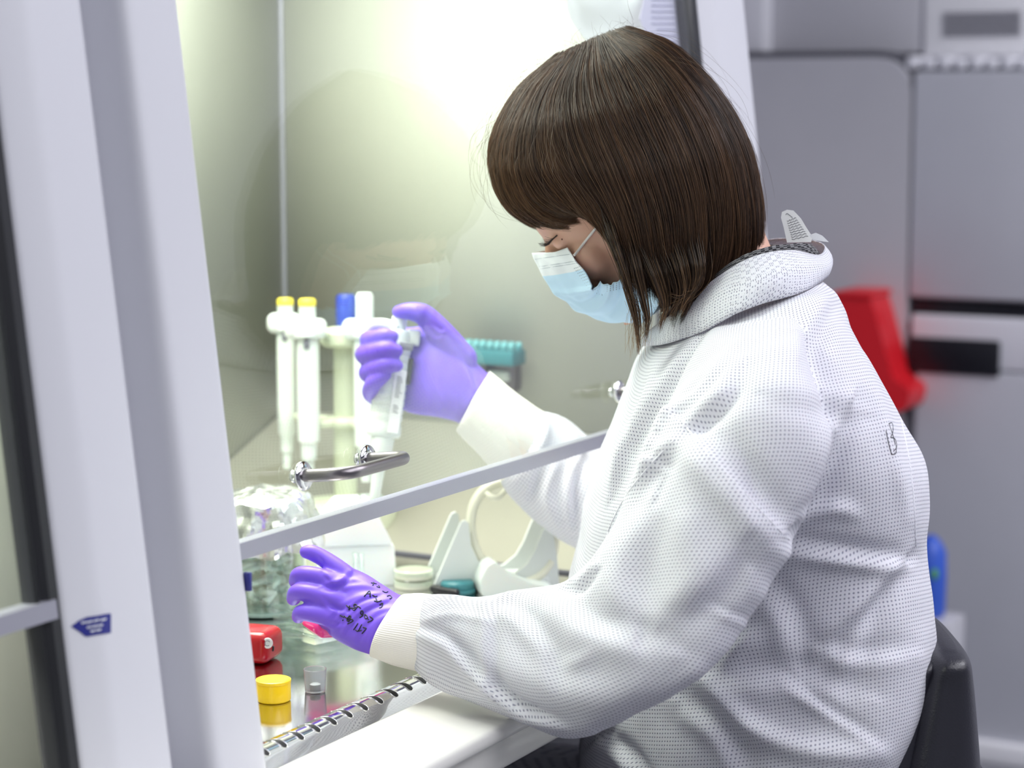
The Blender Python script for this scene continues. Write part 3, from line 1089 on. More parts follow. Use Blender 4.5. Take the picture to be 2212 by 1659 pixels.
# ------------------------------------------------------------------ pipette carousel
dS = 2.33
bs = at(748, 1180, dS)
bs[2] = ZW + .032
st = thing('pipette_stand', 'cream green carousel stand holding pipettes by the rear corner', 'stand', bs)
ztop = at(748, 718, dS)[2]
m_stand = mat('green_cream_plastic', (0.66, 0.70, 0.52), 0.35)
obj('column', lathe([(.0, 0), (.0125, 0), (.0122, .08), (.0115, ztop - bs[2]), (0, ztop - bs[2])], bs, n=32), m_stand, st, angle=40)
obj('foot', lathe([(0, .012), (.020, .012), (.052, .006), (.056, .003), (.056, -.028), (0, -.028)], bs, n=48), m_stand, st, angle=40)
hub = bs * 1.0
hub[2] = ztop
obj('hub', lathe([(0, -.012), (.022, -.012), (.026, -.008), (.026, .004), (.018, .008), (0, .008)], hub, n=32), m_stand, st, angle=40)
zlow = at(748, 905, dS)[2]
lowc = bs * 1.0
lowc[2] = zlow


def rack_pipette(x, ytop, yhead, ybody, ytaper, ytip, d, wpx, captop, label, headw, cap_rows=None):
    """hanging pipette: all sizes in metres from the measured pixel rows"""
    k = d / FPX
    top = at(x, ytop, d)
    zt = lambda y: at(x, y, d)[2]
    base = at(x, ytip, d)
    T_ = thing('pipette', label, 'pipette', base, 'pipettes hanging on the carousel stand')
    o_ = np.array([base[0], base[1], 0])
    w = wpx * k / 2
    body = [(0, zt(ybody) + .0), (w * .86, zt(ybody)), (w * 1.0, zt(ybody) - .01), (w * .98, zt(ytaper) + .03), (w * .92, zt(ytaper)), (w * .72, zt(ytaper) - .003), (w * .66, zt(ytaper) - .02), (w * .5, zt(ytip) + .02), (w * .42, zt(ytip)), (0, zt(ytip))]
    obj('body', lathe(body[::-1], o_, n=32), m_plastic, T_, angle=35)
    hw = headw * k / 2
    obj('head', box((-hw, -.012, zt(yhead + 20) - .012), (hw * .82, .012, zt(yhead)), .008, 4, M3=np.stack([RT, HZ, ZZ], 1), o=o_), m_plastic, T_, angle=50)
    obj('neck', lathe([(w * .9, zt(ybody) - .004), (w * 1.15, zt(ybody) + .003), (hw * .72, zt(yhead + 20) - .008), (hw * .7, zt(yhead + 20))], o_, n=24, ell=0.8), m_plastic, T_, angle=35)
    cw = captop[1] * k / 2
    if captop[0] == 'yellow':
        obj('plunger', lathe([(cw, zt(yhead) - .002), (cw, zt(ytop) - .006), (0, zt(ytop) - .006)], o_, n=28), m_plastic, T_, angle=40)
        obj('plunger_cap', lathe([(cw * 1.03, zt(ytop) - .0075), (cw * 1.03, zt(ytop) - .002), (cw * .85, zt(ytop)), (0, zt(ytop))], o_, n=28), m_yellow_pale, T_, angle=40, label='yellow plunger cap')
    else:
        obj('plunger', lathe([(cw, zt(yhead) - .002), (cw, zt(ytop) - .004), (cw * .8, zt(ytop)), (0, zt(ytop))], o_, n=28), captop[2], T_, angle=40)
    obj('volume_window', box((-.003, -.0022, -.005), (.003, .0015, .005), .0004, 1, M3=np.stack([RT, HZ, ZZ], 1), o=o_ + np.array([0, 0, zt(ybody + 14)]) - HZ * (w * .95)), m_greyink, T_)
    # hook arms of the stand reaching to the pipette
    tgt = np.array([base[0], base[1], zt(yhead + 34)])
    vv = hub - tgt
    vv[2] = 0
    L_ = np.linalg.norm(vv)
    vv /= L_
    hub2 = hub.copy()
    hub2[2] = tgt[2] - 0.004
    obj('arm', join(tube([hub2, tgt + vv * (w * 1.25)], [.006, .0045], 10)), m_stand, st)
    low = np.array([base[0], base[1], zlow])
    obj('lower_arm', join(tube([lowc, low + vv * (w * 1.2)], [.0055, .004], 10)), m_stand, st)
    return T_


obj('lower_ring', lathe([(0.012, -.006), (.020, -.005), (.022, 0), (.020, .005), (.012, .006)], lowc, n=32), m_stand, st)
rack_pipette(621, 640, 672, 706, 935, 1012, 2.36, 40, ('yellow', 34), 'yellow-capped white pipette hanging leftmost on the carousel stand', 78)
rack_pipette(668, 641, 684, 722, 950, 1022, 2.28, 50, ('yellow', 36), 'yellow-capped white pipette hanging in front, second from the left', 100)
rack_pipette(791, 628, 684, 724, 960, 1040, 2.28, 50, ('white', 38, m_plastic), 'white-topped pipette hanging behind the gloved fingers', 96)
rack_pipette(751, 632, 712, 730, 900, 1010, 2.42, 34, ('blue', 43, m_navy), 'blue-topped pipette hanging at the back of the carousel', 40)

# printed sheet and crumpled bag behind the top of the sash
V, F = [], []
pts = [onS(x, y, .010) for x, y in ((1500, 150), (1478, -60), (1405, -60), (1382, 40), (1400, 90), (1440, 170))]
nn = len(pts)
V = np.array(pts + [q + np.array([0, 0.0008, 0]) for q in pts])
sh = obj('printed_sheet', (V, [list(range(nn))[::-1], [nn + i for i in range(nn)]] + [[i, (i + 1) % nn, nn + (i + 1) % nn, nn + i] for i in range(nn)]), mat('lilac_paper', (0.70, 0.66, 0.84), 0.6), smooth=False)
tag(sh, 'lilac printed sheet taped inside the top right of the sash', 'paper')
parts = []
for k in range(16):
    y = -40 + 13 * k
    q = [onS(x, y, .0092) for x in np.linspace(1408 if y < 60 else 1420, 1466 + y * 0.08, 7)]
    parts.append(tube(q, 0.0005, 4))
obj('print_lines', join(*parts), m_lilac_ink, sh)
V, F = [], []
n1, n2 = 26, 20
for i in range(n1):
    for j in range(n2):
        u, v = i / (n1 - 1), j / (n2 - 1)
        x = 1225 + 190 * u
        yb = 20 + 90 * math.sin(math.pi * min(1, u * 1.05)) ** 0.7
        y = -70 + (yb + 70) * v
        w = noise.noise(Vector((u * 4, v * 3, 2)))
        V.append(onS(x, y, .016 + 0.008 * w + 0.01 * math.sin(u * 3.14) * v))
for i in range(n1 - 1):
    for j in range(n2 - 1):
        F.append([i * n2 + j, i * n2 + j + 1, (i + 1) * n2 + j + 1, (i + 1) * n2 + j])
bg = obj('plastic_bag', (np.array(V), F), mat('translucent_bag', (0.90, 0.92, 0.94), 0.35, Alpha=0.8))
tag(bg, 'crumpled translucent white bag hanging inside the top of the sash', 'bag')

# ================================================================== THE PERSON
PITCH, YAW, HS = math.radians(34), math.radians(18), 0.93
hg = np.array([-math.sin(YAW), math.cos(YAW), 0])
hs = np.array([math.cos(YAW), math.sin(YAW), 0])
hf = hg * math.cos(PITCH) - ZZ * math.sin(PITCH)
hu = hg * math.sin(PITCH) + ZZ * math.cos(PITCH)
HB = np.stack([hs, hf, hu], 1)
HO = onX(1195, 517, 1.63 - .042) - HB @ (np.array([-.045, .070, 0]) * HS)
HO = HO + RT * .0065
print('head', HO, depth(HO))


def hd(x, y, z):
    return HO + HB @ (np.array([x, y, z], float) * HS)


def on_head_plane(px, py, xl):
    """point of the pixel ray on the head-local plane x = xl"""
    r = ray(px, py)
    s = ((HO - CAM) @ hs + xl * HS) / (r @ hs)
    return CAM + r * s


per = thing('person', 'person with brown bob, face mask, white gown and violet gloves seated at the cabinet', 'person', (1.62, 0.55, 0.0))


def ellip(c, r, B=None, n=24, m=16):
    V, F = [], []
    for i in range(m + 1):
        th = math.pi * i / m
        for k in range(n):
            a = 2 * math.pi * k / n
            V.append((r[0] * math.sin(th) * math.cos(a), r[1] * math.sin(th) * math.sin(a), r[2] * math.cos(th)))
    V = np.array(V)
    if B is not None:
        V = V @ B.T
    for i in range(m):
        for k in range(n):
            k2 = (k + 1) % n
            F.append([i * n + k, (i + 1) * n + k, (i + 1) * n + k2, i * n + k2])
    return V + np.asarray(c), F


def hel(c, r):
    return ellip(hd(*c), np.array(r) * HS, HB)


def hcap(P, r):
    return capsule([hd(*q) for q in P], [x * HS for x in r], 12, 14)


head = [hel((0, -.002, .022), (.073, .094, .094)), hel((0, .016, -.026), (.057, .064, .072)), hel((0, .010, .0), (.066, .076, .07))]
for s in (-1, 1):
    head += [hcap([(s * .052, -.005, -.050), (s * .042, .022, -.074), (s * .010, .056, -.088)], [.018, .017, .014]),
             hel((s * .038, .054, -.030), (.020, .020, .022)),
             hel((s * .031, .067, .0), (.0150, .0148, .0125)),
             hcap([(s * .012, .079, .016), (s * .034, .075, .022), (s * .050, .062, .016)], [.009, .010, .008]),
             hcap([(s * .068, .002, .012), (s * .073, -.012, .016), (s * .072, -.020, -.004), (s * .068, -.010, -.030)], [.006, .006, .006, .006]),
             hel((s * .069, -.006, -.006), (.006, .014, .022)),
             hel((s * .009, .090, -.038), (.0075, .010, .008))]
head += [hcap([(0, .083, .006), (0, .094, -.014), (0, .097, -.034)], [.009, .0095, .0095]),
         hcap([(-.018, .082, -.062), (0, .092, -.060), (.018, .082, -.062)], [.004, .0065, .004]),
         hcap([(-.016, .080, -.072), (0, .089, -.071), (.016, .080, -.072)], [.004, .0068, .004]),
         hel((0, .064, -.087), (.018, .016, .012))]
nb = onX(1590, 690, 1.64)
head += [capsule([hd(0, -.030, -.010), hd(0, -.035, -.065), nb * .5 + hd(0, -.04, -.09) * .5, nb], [.050 * HS, .047, .045, .048], 16, 24)]
# shoulders, trunk and arms inside the gown
sh_n, sh_f = at(1600, 850, 1.63), at(1560, 800, 1.93)
hip = np.array([1.63, .60, .66])
chest = onX(1640, 1000, 1.65)
head += [capsule([nb, chest, onX(1640, 1300, 1.64), hip], [.050, .088, .090, .100], 20, 28), capsule([sh_n, nb - ZZ * .045, sh_f], [.038, .045, .038], 12, 20)]
elb_n, elb_f = at(1235, 1440, 1.635), at(1290, 1080, 2.045)
wr_n, wr_f = at(850, 1350, 1.735), at(1035, 870, 2.045)
head += [capsule([sh_n, (sh_n + elb_n) / 2, elb_n], [.038, .034, .028], 12, 16), capsule([elb_n, wr_n], [.028, .014], 10, 16),
         capsule([sh_f, (sh_f + elb_f) / 2, elb_f], [.038, .034, .028], 12, 16), capsule([elb_f, wr_f], [.028, .014], 10, 16)]
V, F, E_ = remesh(head, 0.0030, 2)
body_bvh = bvh_of(V, F)
body = obj('body', (V, F), m_skin, per)

# closed looking-down eyes: lid line and lashes, brow hairs
for s in (-1, 1):
    parts = []
    ln = [hd(s * x, y, z) for x, y, z in ((.020, .0800, .0050), (.026, .0816, .0040), (.033, .0808, .0040), (.040, .0768, .0045), (.0445, .0708, .0050))]
    parts.append(tube(ln, 0.0007, 6, samples=14))
    LNC = catmull(np.array(ln), 24)
    for k in range(24):
        u = k / 23
        a = LNC[k]
        L_ = .0085 + .003 * math.sin(2.6 * u)
        out = HB @ (np.array([s * (.10 + .5 * u), .85, .10 + .1 * math.sin(k * 2.3)]) * L_)
        b = a + out * .55 + HB @ np.array([0, 0, -.0010])
        c = a + out + HB @ np.array([0, 0, .0022 + .001 * math.sin(k * 1.7)])
        parts.append(tube([a, b, c], [.00028, .00022, .00006], 5, samples=6))
    obj('eyelashes', join(*parts), m_lash, body)
for s in (-1, 1):
    parts = []
    for k in range(46):
        u = rng.uniform(0, 1)
        a = hd(s * (.014 + .036 * u), .0875 - .016 * u ** 1.6, .020 + .006 * math.sin(2.6 * u) + rng.normal() * .0012)
        b = a + HB @ (np.array([s * .9, -.35 * u, .25]) * .006)
        parts.append(tube([a, (a + b) / 2 + HB @ np.array([0, .0006, 0]), b], [.0003, .00025, .0001], 4))
    obj('eyebrow', join(*parts), m_lash, body)
mp_ = cast(body_bvh, 1214, 517, -.0002)
if mp_ is not None:
    obj('mole', ellip(mp_, (.0007, .0007, .0007), n=10, m=8), mat('mole_brown', (.13, .05, .035), .6), body)

# ------------------------------------------------------------------ face mask (mirrored about the face)
G = [[(1150, 546), (1170, 545), (1195, 545), (1226, 535)],
     [(1160, 571), (1182, 570), (1212, 566), (1240, 558)],
     [(1175, 600), (1202, 598), (1236, 592), (1262, 586)],
     [(1196, 630), (1228, 630), (1262, 624), (1282, 620)],
     [(1222, 654), (1256, 656), (1286, 640), (1297, 616)],
     [(1250, 672), (1292, 674), (1318, 645), (1325, 612)],
     [(1285, 688), (1325, 688), (1350, 650), (1352, 606)],
     [(1325, 694), (1362, 694), (1382, 655), (1385, 597)],
     [(1350, 694), (1385, 698), (1415, 672), (1424, 650)]]
XL = [[0, -.014, -.030, -.046], [0, -.018, -.036, -.054], [0, -.020, -.040, -.060], [0, -.020, -.042, -.062], [0, -.022, -.044, -.064],
      [0, -.024, -.046, -.066], [0, -.026, -.050, -.068], [0, -.026, -.052, -.070], [0, -.026, -.052, -.072]]
G = np.array(G, float)
XL = np.array(XL, float) * 1.06
A3 = np.concatenate([G, XL[..., None]], 2)           # rows x cols x 3
A3 = np.array([catmull(A3[:, c], 57) for c in range(4)]).transpose(1, 0, 2)
A3 = np.array([catmull(A3[r], 37) for r in range(57)])
P = np.array([[on_head_plane(q[0], q[1], q[2]) for q in row] for row in A3])
nr, nc = P.shape[:2]
# pleats fanning out from the lateral edge, and panel thickness steps
nrm = np.cross(np.gradient(P, axis=0), np.gradient(P, axis=1))
nrm /= np.linalg.norm(nrm, axis=2)[..., None] + 1e-9
sgn = 1 if (nrm[nr // 2, nc // 2] @ (CAM - HO)) > 0 else -1
nrm *= sgn
for r in range(nr):
    for c in range(nc):
        u, v = r / (nr - 1), c / (nc - 1)
        h = 0.0
        for k, (uc, wd, amp) in enumerate(((.385, .018, .0026), (.50, .022, -.0024), (.60, .02, .0022), (.70, .025, -.0026), (.80, .022, .0020), (.9, .02, -.0014))):
            h += amp * math.exp(-((u - uc) / (wd * (0.7 + 1.3 * (1 - v)))) ** 2) * (0.2 + 0.8 * v)
        h += 0.0009 * (noise.noise(Vector((u * 9, v * 6, 3))))
        P[r, c] += nrm[r, c] * h * 1.5
# mirror to the far half
Q = (P.reshape(-1, 3) - HO) @ HB
Q[:, 0] *= -1
Pm = (Q @ HB.T + HO).reshape(P.shape)
full = np.concatenate([Pm[:, ::-1][:, :-1], P], 1)
NC = full.shape[1]
Vm = full.reshape(-1, 3)
Fm, fm = [], []
for r in range(nr - 1):
    for c in range(NC - 1):
        Fm.append([r * NC + c, r * NC + c + 1, (r + 1) * NC + c + 1, (r + 1) * NC + c])
        fm.append(0 if r < 13 else 1)
mask_o = obj('face_mask', (Vm, Fm), None, per, mats=[m_mask_white, m_mask_blue], fmat=fm)
sol = mask_o.modifiers.new('thickness', 'SOLIDIFY')
sol.thickness = 0.0009
sol.offset = 0
mask_o['label'] = 'pale blue pleated face mask with white top band'
mb = bvh_of(Vm, Fm)
bco = np.empty(len(body.data.vertices) * 3)
body.data.vertices.foreach_get('co', bco)
bco = bco.reshape(-1, 3) + world_loc(body)
fc = hd(0, -.005, -.025)
for i, v in enumerate(bco):
    dv = v - fc
    L_ = np.linalg.norm(dv)
    if L_ < .13:
        hit = mb.ray_cast(Vector(fc), Vector(dv / L_))
        if hit[0] is not None and hit[3] < L_ + .0035:
            bco[i] = fc + dv / L_ * (hit[3] - .0035)
body.data.vertices.foreach_set('co', (bco - world_loc(body)).ravel())
body.data.update()
body_bvh = bvh_of(bco, [list(p.vertices) for p in body.data.polygons])


def dashes(b, x0, y0, x1, y1, n, fill=0.5, rad=.00028):
    out = []
    for k in range(n):
        a, c = k / n, (k + fill) / n
        P0 = cast(b, x0 + (x1 - x0) * a, y0 + (y1 - y0) * a, .0008)
        P1 = cast(b, x0 + (x1 - x0) * c, y0 + (y1 - y0) * c, .0008)
        if P0 is not None and P1 is not None and np.linalg.norm(P0 - P1) < .01:
            out.append(tube([P0, P1], rad, 4))
    return out


st_ = []
st_ += dashes(mb, 1156, 560, 1232, 549, 26) + dashes(mb, 1164, 576, 1245, 564, 26) + dashes(mb, 1167, 581, 1248, 568, 26)
for k in range(9):
    st_ += dashes(mb, 1240 + 3.8 * k, 580 + 5.3 * k, 1254 + 3.6 * k, 574 + 5.3 * k + 1, 4, .6)
for k in range(3):
    st_ += dashes(mb, 1283 + 6 * k, 620 + 2 * k, 1290 + 6 * k, 636 + 2 * k, 4, .5)
for k in range(6):
    st_ += dashes(mb, 1312 + 6.5 * k, 615 - 1.3 * k, 1312 + 6.5 * k, 632 - 1.3 * k, 4, .5)
for k in range(3):
    st_ += dashes(mb, 1392 + 5 * k, 622 - 2 * k, 1416 + 3 * k, 672 - 6 * k, 12, .5)
if st_:
    obj('stitching', join(*st_), mat('mask_stitch', (.20, .26, .34), .7), mask_o)['kind'] = 'stuff'
ear_pt = hd(-.078, -.014, .016)
lp_ = [on_head_plane(1240, 552, -.057)] + [cast(body_bvh, x, y, .0016) for x, y in ((1250, 540), (1262, 524), (1274, 509), (1286, 494), (1298, 480))]
lp_ = [q for q in lp_ if q is not None]
obj('ear_loop', tube(lp_ + [ear_pt], .0011, 8, samples=40), m_elastic, mask_o)
e2_ = on_head_plane(1424, 660, -.072)
obj('ear_loop', tube([e2_, hd(-.078, -.012, -.050), hd(-.081, -.020, -.028), ear_pt], .0011, 8, samples=20), m_elastic, mask_o)

# ------------------------------------------------------------------ gown
print('gown')


def dR(x, y, X=1.64):
    return depth(onX(x, y, X))


def trow(xl, yl, xr, yr, th, X=1.64):
    return (xl, yl, dR(xl, yl, X), xr, yr, dR(xr, yr, X), th)


torso_rows = [trow(1465, 690, 1750, 590, .095, 1.65),
              trow(1425, 722, 1782, 618, .128, 1.65),
              trow(1378, 775, 1834, 700, .160, 1.65),
              trow(1352, 850, 1885, 795, .172),
              trow(1312, 950, 1940, 905, .178),
              trow(1282, 1040, 1985, 985, .172),
              trow(1262, 1110, 1996, 1070, .168),
              trow(1248, 1180, 1988, 1150, .165),
              trow(1225, 1260, 2000, 1250, .168),
              trow(1225, 1370, 2012, 1375, .175),
              trow(1240, 1480, 1992, 1490, .185),
              trow(1250, 1590, 1945, 1590, .190),
              trow(1245, 1700, 1905, 1690, .195),
              trow(1235, 1830, 1880, 1830, .195)]
R_t = rings_px(torso_rows, 60, 56, 2.15)
arm_rows = [(1545, 700, 1.700, 1715, 672, 1.67, .030),
            (1505, 755, 1.665, 1735, 738, 1.62, .052),
            (1455, 850, 1.645, 1760, 835, 1.59, .068),
            (1415, 930, 1.625, 1790, 940, 1.585, .070),
            (1368, 1030, 1.620, 1762, 1050, 1.580, .068),
            (1322, 1130, 1.620, 1706, 1170, 1.575, .064),
            (1275, 1210, 1.628, 1632, 1300, 1.572, .062),
            (1215, 1262, 1.638, 1530, 1430, 1.575, .060),
            (1150, 1275, 1.655, 1390, 1525, 1.590, .056),
            (1090, 1280, 1.672, 1250, 1590, 1.615, .050),
            (1030, 1290, 1.690, 1130, 1553, 1.640, .046),
            (975, 1285, 1.710, 1010, 1513, 1.680, .042),
            (930, 1283, 1.722, 930, 1470, 1.700, .036),
            (905, 1286, 1.728, 890, 1440, 1.712, .029)]
R_a = rings_px(arm_rows, 60, 48, 2.0)
far_rows = [(1450, 960, 1.90, 1380, 1190, 1.88, .055),
            (1385, 975, 2.00, 1305, 1195, 1.98, .048),
            (1325, 968, 2.062, 1245, 1190, 2.04, .040),
            (1275, 948, 2.070, 1170, 1140, 2.045, .040),
            (1222, 908, 2.065, 1118, 1088, 2.045, .038),
            (1184, 894, 2.058, 1088, 1052, 2.040, .036),
            (1170, 893, 2.055, 1080, 1037, 2.040, .034)]
R_f = rings_px(far_rows, 36, 40, 2.0)
yoke = [(1440, 740, 1.66, 1800, 690, 1.63, .06)]
thn = [np.array([1.54, .60, .61]), np.array([1.53, .78, .585]), np.array([1.52, .96, .575])]
thf = [np.array([1.74, .60, .61]), np.array([1.75, .78, .585]), np.array([1.76, .96, .575])]
gparts = [skin_rings(R_t), skin_rings(R_a), skin_rings(R_f), capsule(thn, [.105, .092, .085], 12, 24), capsule(thf, [.105, .092, .085], 12, 24)]
V, F, E_ = remesh(gparts, 0.0038, 5)
print('gown verts', len(V))


def ring_uv(rings):
    """arc-length tables over a ring surface: u round the ring from its near side, v along it"""
    A = np.array(rings)                         # m x n x 3
    m_, n_ = A.shape[:2]
    k0 = (3 * n_) // 4                          # the point facing the camera
    A = np.roll(A, n_ // 2 - k0, axis=1)        # near point now at column n/2, the seam on the far side
    A = np.concatenate([A, A[:, :1]], 1)
    du = np.linalg.norm(np.diff(A, axis=1), axis=2)
    U = np.concatenate([np.zeros((m_, 1)), np.cumsum(du, 1)], 1)
    U -= U[:, n_ // 2:n_ // 2 + 1]
    dv = np.linalg.norm(np.diff(A, axis=0), axis=2)
    Vv = np.concatenate([np.zeros((1, n_ + 1)), np.cumsum(dv, 0)], 0)
    return A, U, Vv


def cloth_uv(V, F, tubes, scales):
    E1, UVs = [], []
    for rings in tubes:
        A, U, Vv = ring_uv(rings)
        m_, n1_ = A.shape[:2]
        fs = [[i * n1_ + k, i * n1_ + k + 1, (i + 1) * n1_ + k + 1, (i + 1) * n1_ + k] for i in range(m_ - 1) for k in range(n1_ - 1)]
        b = bvh_of(A.reshape(-1, 3), fs)
        uvs, dist = np.zeros((len(V), 2)), np.zeros(len(V))
        for q, v in enumerate(V):
            loc, _, fi, d_ = b.find_nearest(Vector(v))
            i, k = divmod(fi, n1_ - 1)
            loc = np.array(loc)
            p00 = A[i, k]
            a_, b_ = A[i, k + 1] - p00, A[i + 1, k] - p00
            w0 = loc - p00
            aa_, ab_, bb_, wa_, wb_ = a_ @ a_ + 1e-12, a_ @ b_, b_ @ b_ + 1e-12, w0 @ a_, w0 @ b_
            dt_ = aa_ * bb_ - ab_ * ab_ + 1e-16
            s_ = min(1, max(0, (wa_ * bb_ - wb_ * ab_) / dt_))
            t_ = min(1, max(0, (wb_ * aa_ - wa_ * ab_) / dt_))
            w_ = ((1 - s_) * (1 - t_), s_ * (1 - t_), (1 - s_) * t_, s_ * t_)
            uvs[q] = (w_[0] * U[i, k] + w_[1] * U[i, k + 1] + w_[2] * U[i + 1, k] + w_[3] * U[i + 1, k + 1],
                      w_[0] * Vv[i, k] + w_[1] * Vv[i, k + 1] + w_[2] * Vv[i + 1, k] + w_[3] * Vv[i + 1, k + 1])
            dist[q] = d_
        E1.append(dist)
        UVs.append(uvs)
    best = np.argmin(np.array([e * k for e, k in zip(E1, scales)]), 0)
    out = []
    for f in F:
        b = np.bincount(best[f], minlength=len(tubes)).argmax()
        q = UVs[b][f].copy()
        if q[:, 0].max() - q[:, 0].min() > .1:
            q[:, 0] = q[:, 0].max()
        out.append(q)
    return np.vstack(out), best


uv, which = cloth_uv(V, F, [R_t, R_a, R_f], [1.0, 0.93, 1.0])
x_, y_, d_ = pix(V)
# loose wrinkles everywhere
N_ = vnormals(V, F)
nz = np.array([noise.fractal(Vector(v * 9.0 + which[i] * 3.1), 0.8, 2.1, 3) for i, v in enumerate(V)])
V = V + N_ * (nz * 0.0028)[:, None]
# folds of the trunk
torso_m = (which == 0).astype(float)
arm_m = (which == 1).astype(float)
far_m = (which == 2).astype(float)
V = sculpt(V, F, [
    ([(1835, 880), (1800, 960), (1765, 1050), (1725, 1120)], 26, 9, 's'),
    ([(1850, 890), (1760, 870), (1660, 850)], 30, 4, 's'),
    ([(1690, 1180), (1780, 1190), (1880, 1205), (1950, 1212)], 22, 8, 's'),
    ([(1700, 1130), (1800, 1100), (1850, 1112)], 16, 7, 'r'),
    ([(1950, 1216), (1880, 1300), (1820, 1360), (1780, 1400)], 26, 8, 's'),
    ([(1780, 1400), (1850, 1420), (1960, 1410)], 26, 4, 's'),
    ([(1510, 1455), (1560, 1510), (1620, 1570), (1740, 1620), (1900, 1630)], 24, 10, 'r'),
    ([(1560, 1460), (1700, 1470), (1850, 1500)], 40, 5, 's'),
    ([(1560, 1440), (1600, 1400), (1640, 1370)], 18, 6, 'r'),
    ([(1300, 1590), (1360, 1640), (1400, 1700)], 18, 8, 's'),
    ([(1700, 1470), (1780, 1530), (1890, 1600)], 14, 4, 's'),
    ([(1890, 1300), (1850, 1420), (1800, 1520)], 30, 4, 's'),
    ([(1240, 1640), (1290, 1600), (1330, 1580)], 10, 4, 's'),
    ([(1480, 1520), (1560, 1580), (1600, 1659)], 30, 6, 's'),
    ([(1640, 1250), (1700, 1330), (1720, 1420)], 34, 5, 's'),
    ([(1860, 770), (1900, 880), (1935, 1000), (1960, 1120)], 16, 3.5, 'r'),
    ([(1795, 620), (1812, 650), (1830, 690)], 10, 6, 'r'),
    ([(1800, 640), (1775, 690), (1740, 760)], 24, 3.5, 's'),
    ([(1420, 760), (1400, 850), (1350, 960), (1300, 1060)], 14, 5, 'r'),
    ([(1500, 745), (1430, 850), (1370, 950), (1320, 1070)], 16, 5, 's'),
    ([(1620, 700), (1560, 790), (1500, 880)], 20, 3.5, 'r'),
], np.clip(torso_m + 0.5 * arm_m, 0, 1))
V = sculpt(V, F, [
    ([(1484, 925), (1560, 1010), (1640, 1100), (1704, 1166)], 7, 4.5, 'r'),
    ([(1560, 800), (1500, 870), (1440, 920), (1400, 985)], 9, 3.0, 's'),
    ([(1590, 840), (1530, 890), (1480, 925)], 9, 2.5, 's'),
    ([(1500, 860), (1450, 890), (1400, 940), (1370, 1000)], 8, 2.6, 'r'),
    ([(1360, 1010), (1400, 990), (1440, 1010)], 10, 2.5, 's'),
    ([(1484, 925), (1560, 1010), (1640, 1100), (1704, 1166)], 46, 9, 's'),
    ([(1476, 930), (1400, 1010), (1340, 1090), (1300, 1190), (1285, 1240)], 9, 5, 'r'),
    ([(1476, 930), (1400, 1010), (1340, 1090), (1300, 1190)], 34, 6, 's'),
    ([(1600, 800), (1560, 860), (1500, 900), (1440, 930)], 22, 6, 's'),
    ([(1560, 780), (1480, 850), (1420, 930), (1390, 1000)], 18, 5, 'r'),
    ([(1530, 1310), (1580, 1330), (1620, 1345)], 9, 2.2, 's'),
    ([(1620, 1345), (1560, 1400), (1500, 1450), (1400, 1520)], 20, 5, 'r'),
    ([(1060, 1300), (1056, 1380), (1062, 1470), (1075, 1500)], 16, 4, 's'),
    ([(1060, 1300), (1130, 1262), (1200, 1250)], 10, 5, 'r'),
    ([(1290, 1235), (1240, 1262), (1200, 1255)], 12, 6, 's'),
    ([(1200, 1280), (1260, 1340), (1350, 1380), (1430, 1400)], 40, 5, 's'),
    ([(1100, 1440), (1200, 1490), (1300, 1500), (1420, 1470)], 36, 5, 'r'),
    ([(1062, 1470), (1120, 1530), (1200, 1560)], 14, 6, 's'),
    ([(905, 1360), (960, 1385), (1020, 1440), (1065, 1490)], 16, 5, 's'),
    ([(905, 1345), (980, 1330), (1060, 1345)], 8, 3, 'r'),
    ([(895, 1440), (950, 1480), (1040, 1500)], 14, 4, 'r'),
    ([(1400, 1100), (1360, 1220), (1370, 1330)], 50, 7, 's'),
    ([(960, 1370), (1010, 1440), (1062, 1485), (1130, 1530), (1200, 1562)], 7, 3.5, 's'),
    ([(1060, 1300), (1120, 1330), (1180, 1400), (1200, 1470)], 24, 3.5, 's'),
    ([(1215, 1440), (1260, 1425), (1290, 1410)], 14, 2.5, 'r'),
    ([(1560, 930), (1600, 1010), (1620, 1090)], 26, 3, 's'),
    ([(1480, 1100), (1500, 1220), (1470, 1330)], 46, 6, 'r'),
    ([(1600, 1180), (1540, 1270), (1450, 1340)], 40, 5, 's'),
], arm_m)
V = sculpt(V, F, [
    ([(1255, 990), (1235, 1060), (1240, 1150)], 12, 5, 's'),
    ([(1200, 1000), (1180, 1070), (1210, 1140)], 12, 6, 'r'),
    ([(1160, 1020), (1140, 1070)], 12, 5, 's'),
    ([(1180, 895), (1170, 960), (1110, 1050)], 9, 5, 'r'),
    ([(1230, 930), (1260, 1000), (1280, 1080)], 14, 4, 'r'),
    ([(1200, 905), (1240, 930), (1275, 950)], 10, 3, 's'),
], far_m)
V = lap(V, E_, 1, 0.35)

m_gown = mat('gown_nonwoven', (0.80, 0.80, 0.87), 0.75, Subsurface_Weight=0.05)
nt_, NN, LL, bb = nodes(m_gown)
bb.inputs['Subsurface Scale'].default_value = 0.01
uvn = NN.new('ShaderNodeUVMap')
sc_ = NN.new('ShaderNodeVectorMath')
sc_.operation = 'MULTIPLY'
sc_.inputs[1].default_value = (1 / .0031, 1 / .0031, 0)
fr_ = NN.new('ShaderNodeVectorMath')
fr_.operation = 'FRACTION'
su_ = NN.new('ShaderNodeVectorMath')
su_.operation = 'SUBTRACT'
su_.inputs[1].default_value = (0.5, 0.5, 0)
le_ = NN.new('ShaderNodeVectorMath')
le_.operation = 'LENGTH'
mr_ = NN.new('ShaderNodeMapRange')
mr_.interpolation_type = 'SMOOTHSTEP'
mr_.inputs['From Min'].default_value = 0.14
mr_.inputs['From Max'].default_value = 0.30
mx_ = NN.new('ShaderNodeMix')
mx_.data_type = 'RGBA'
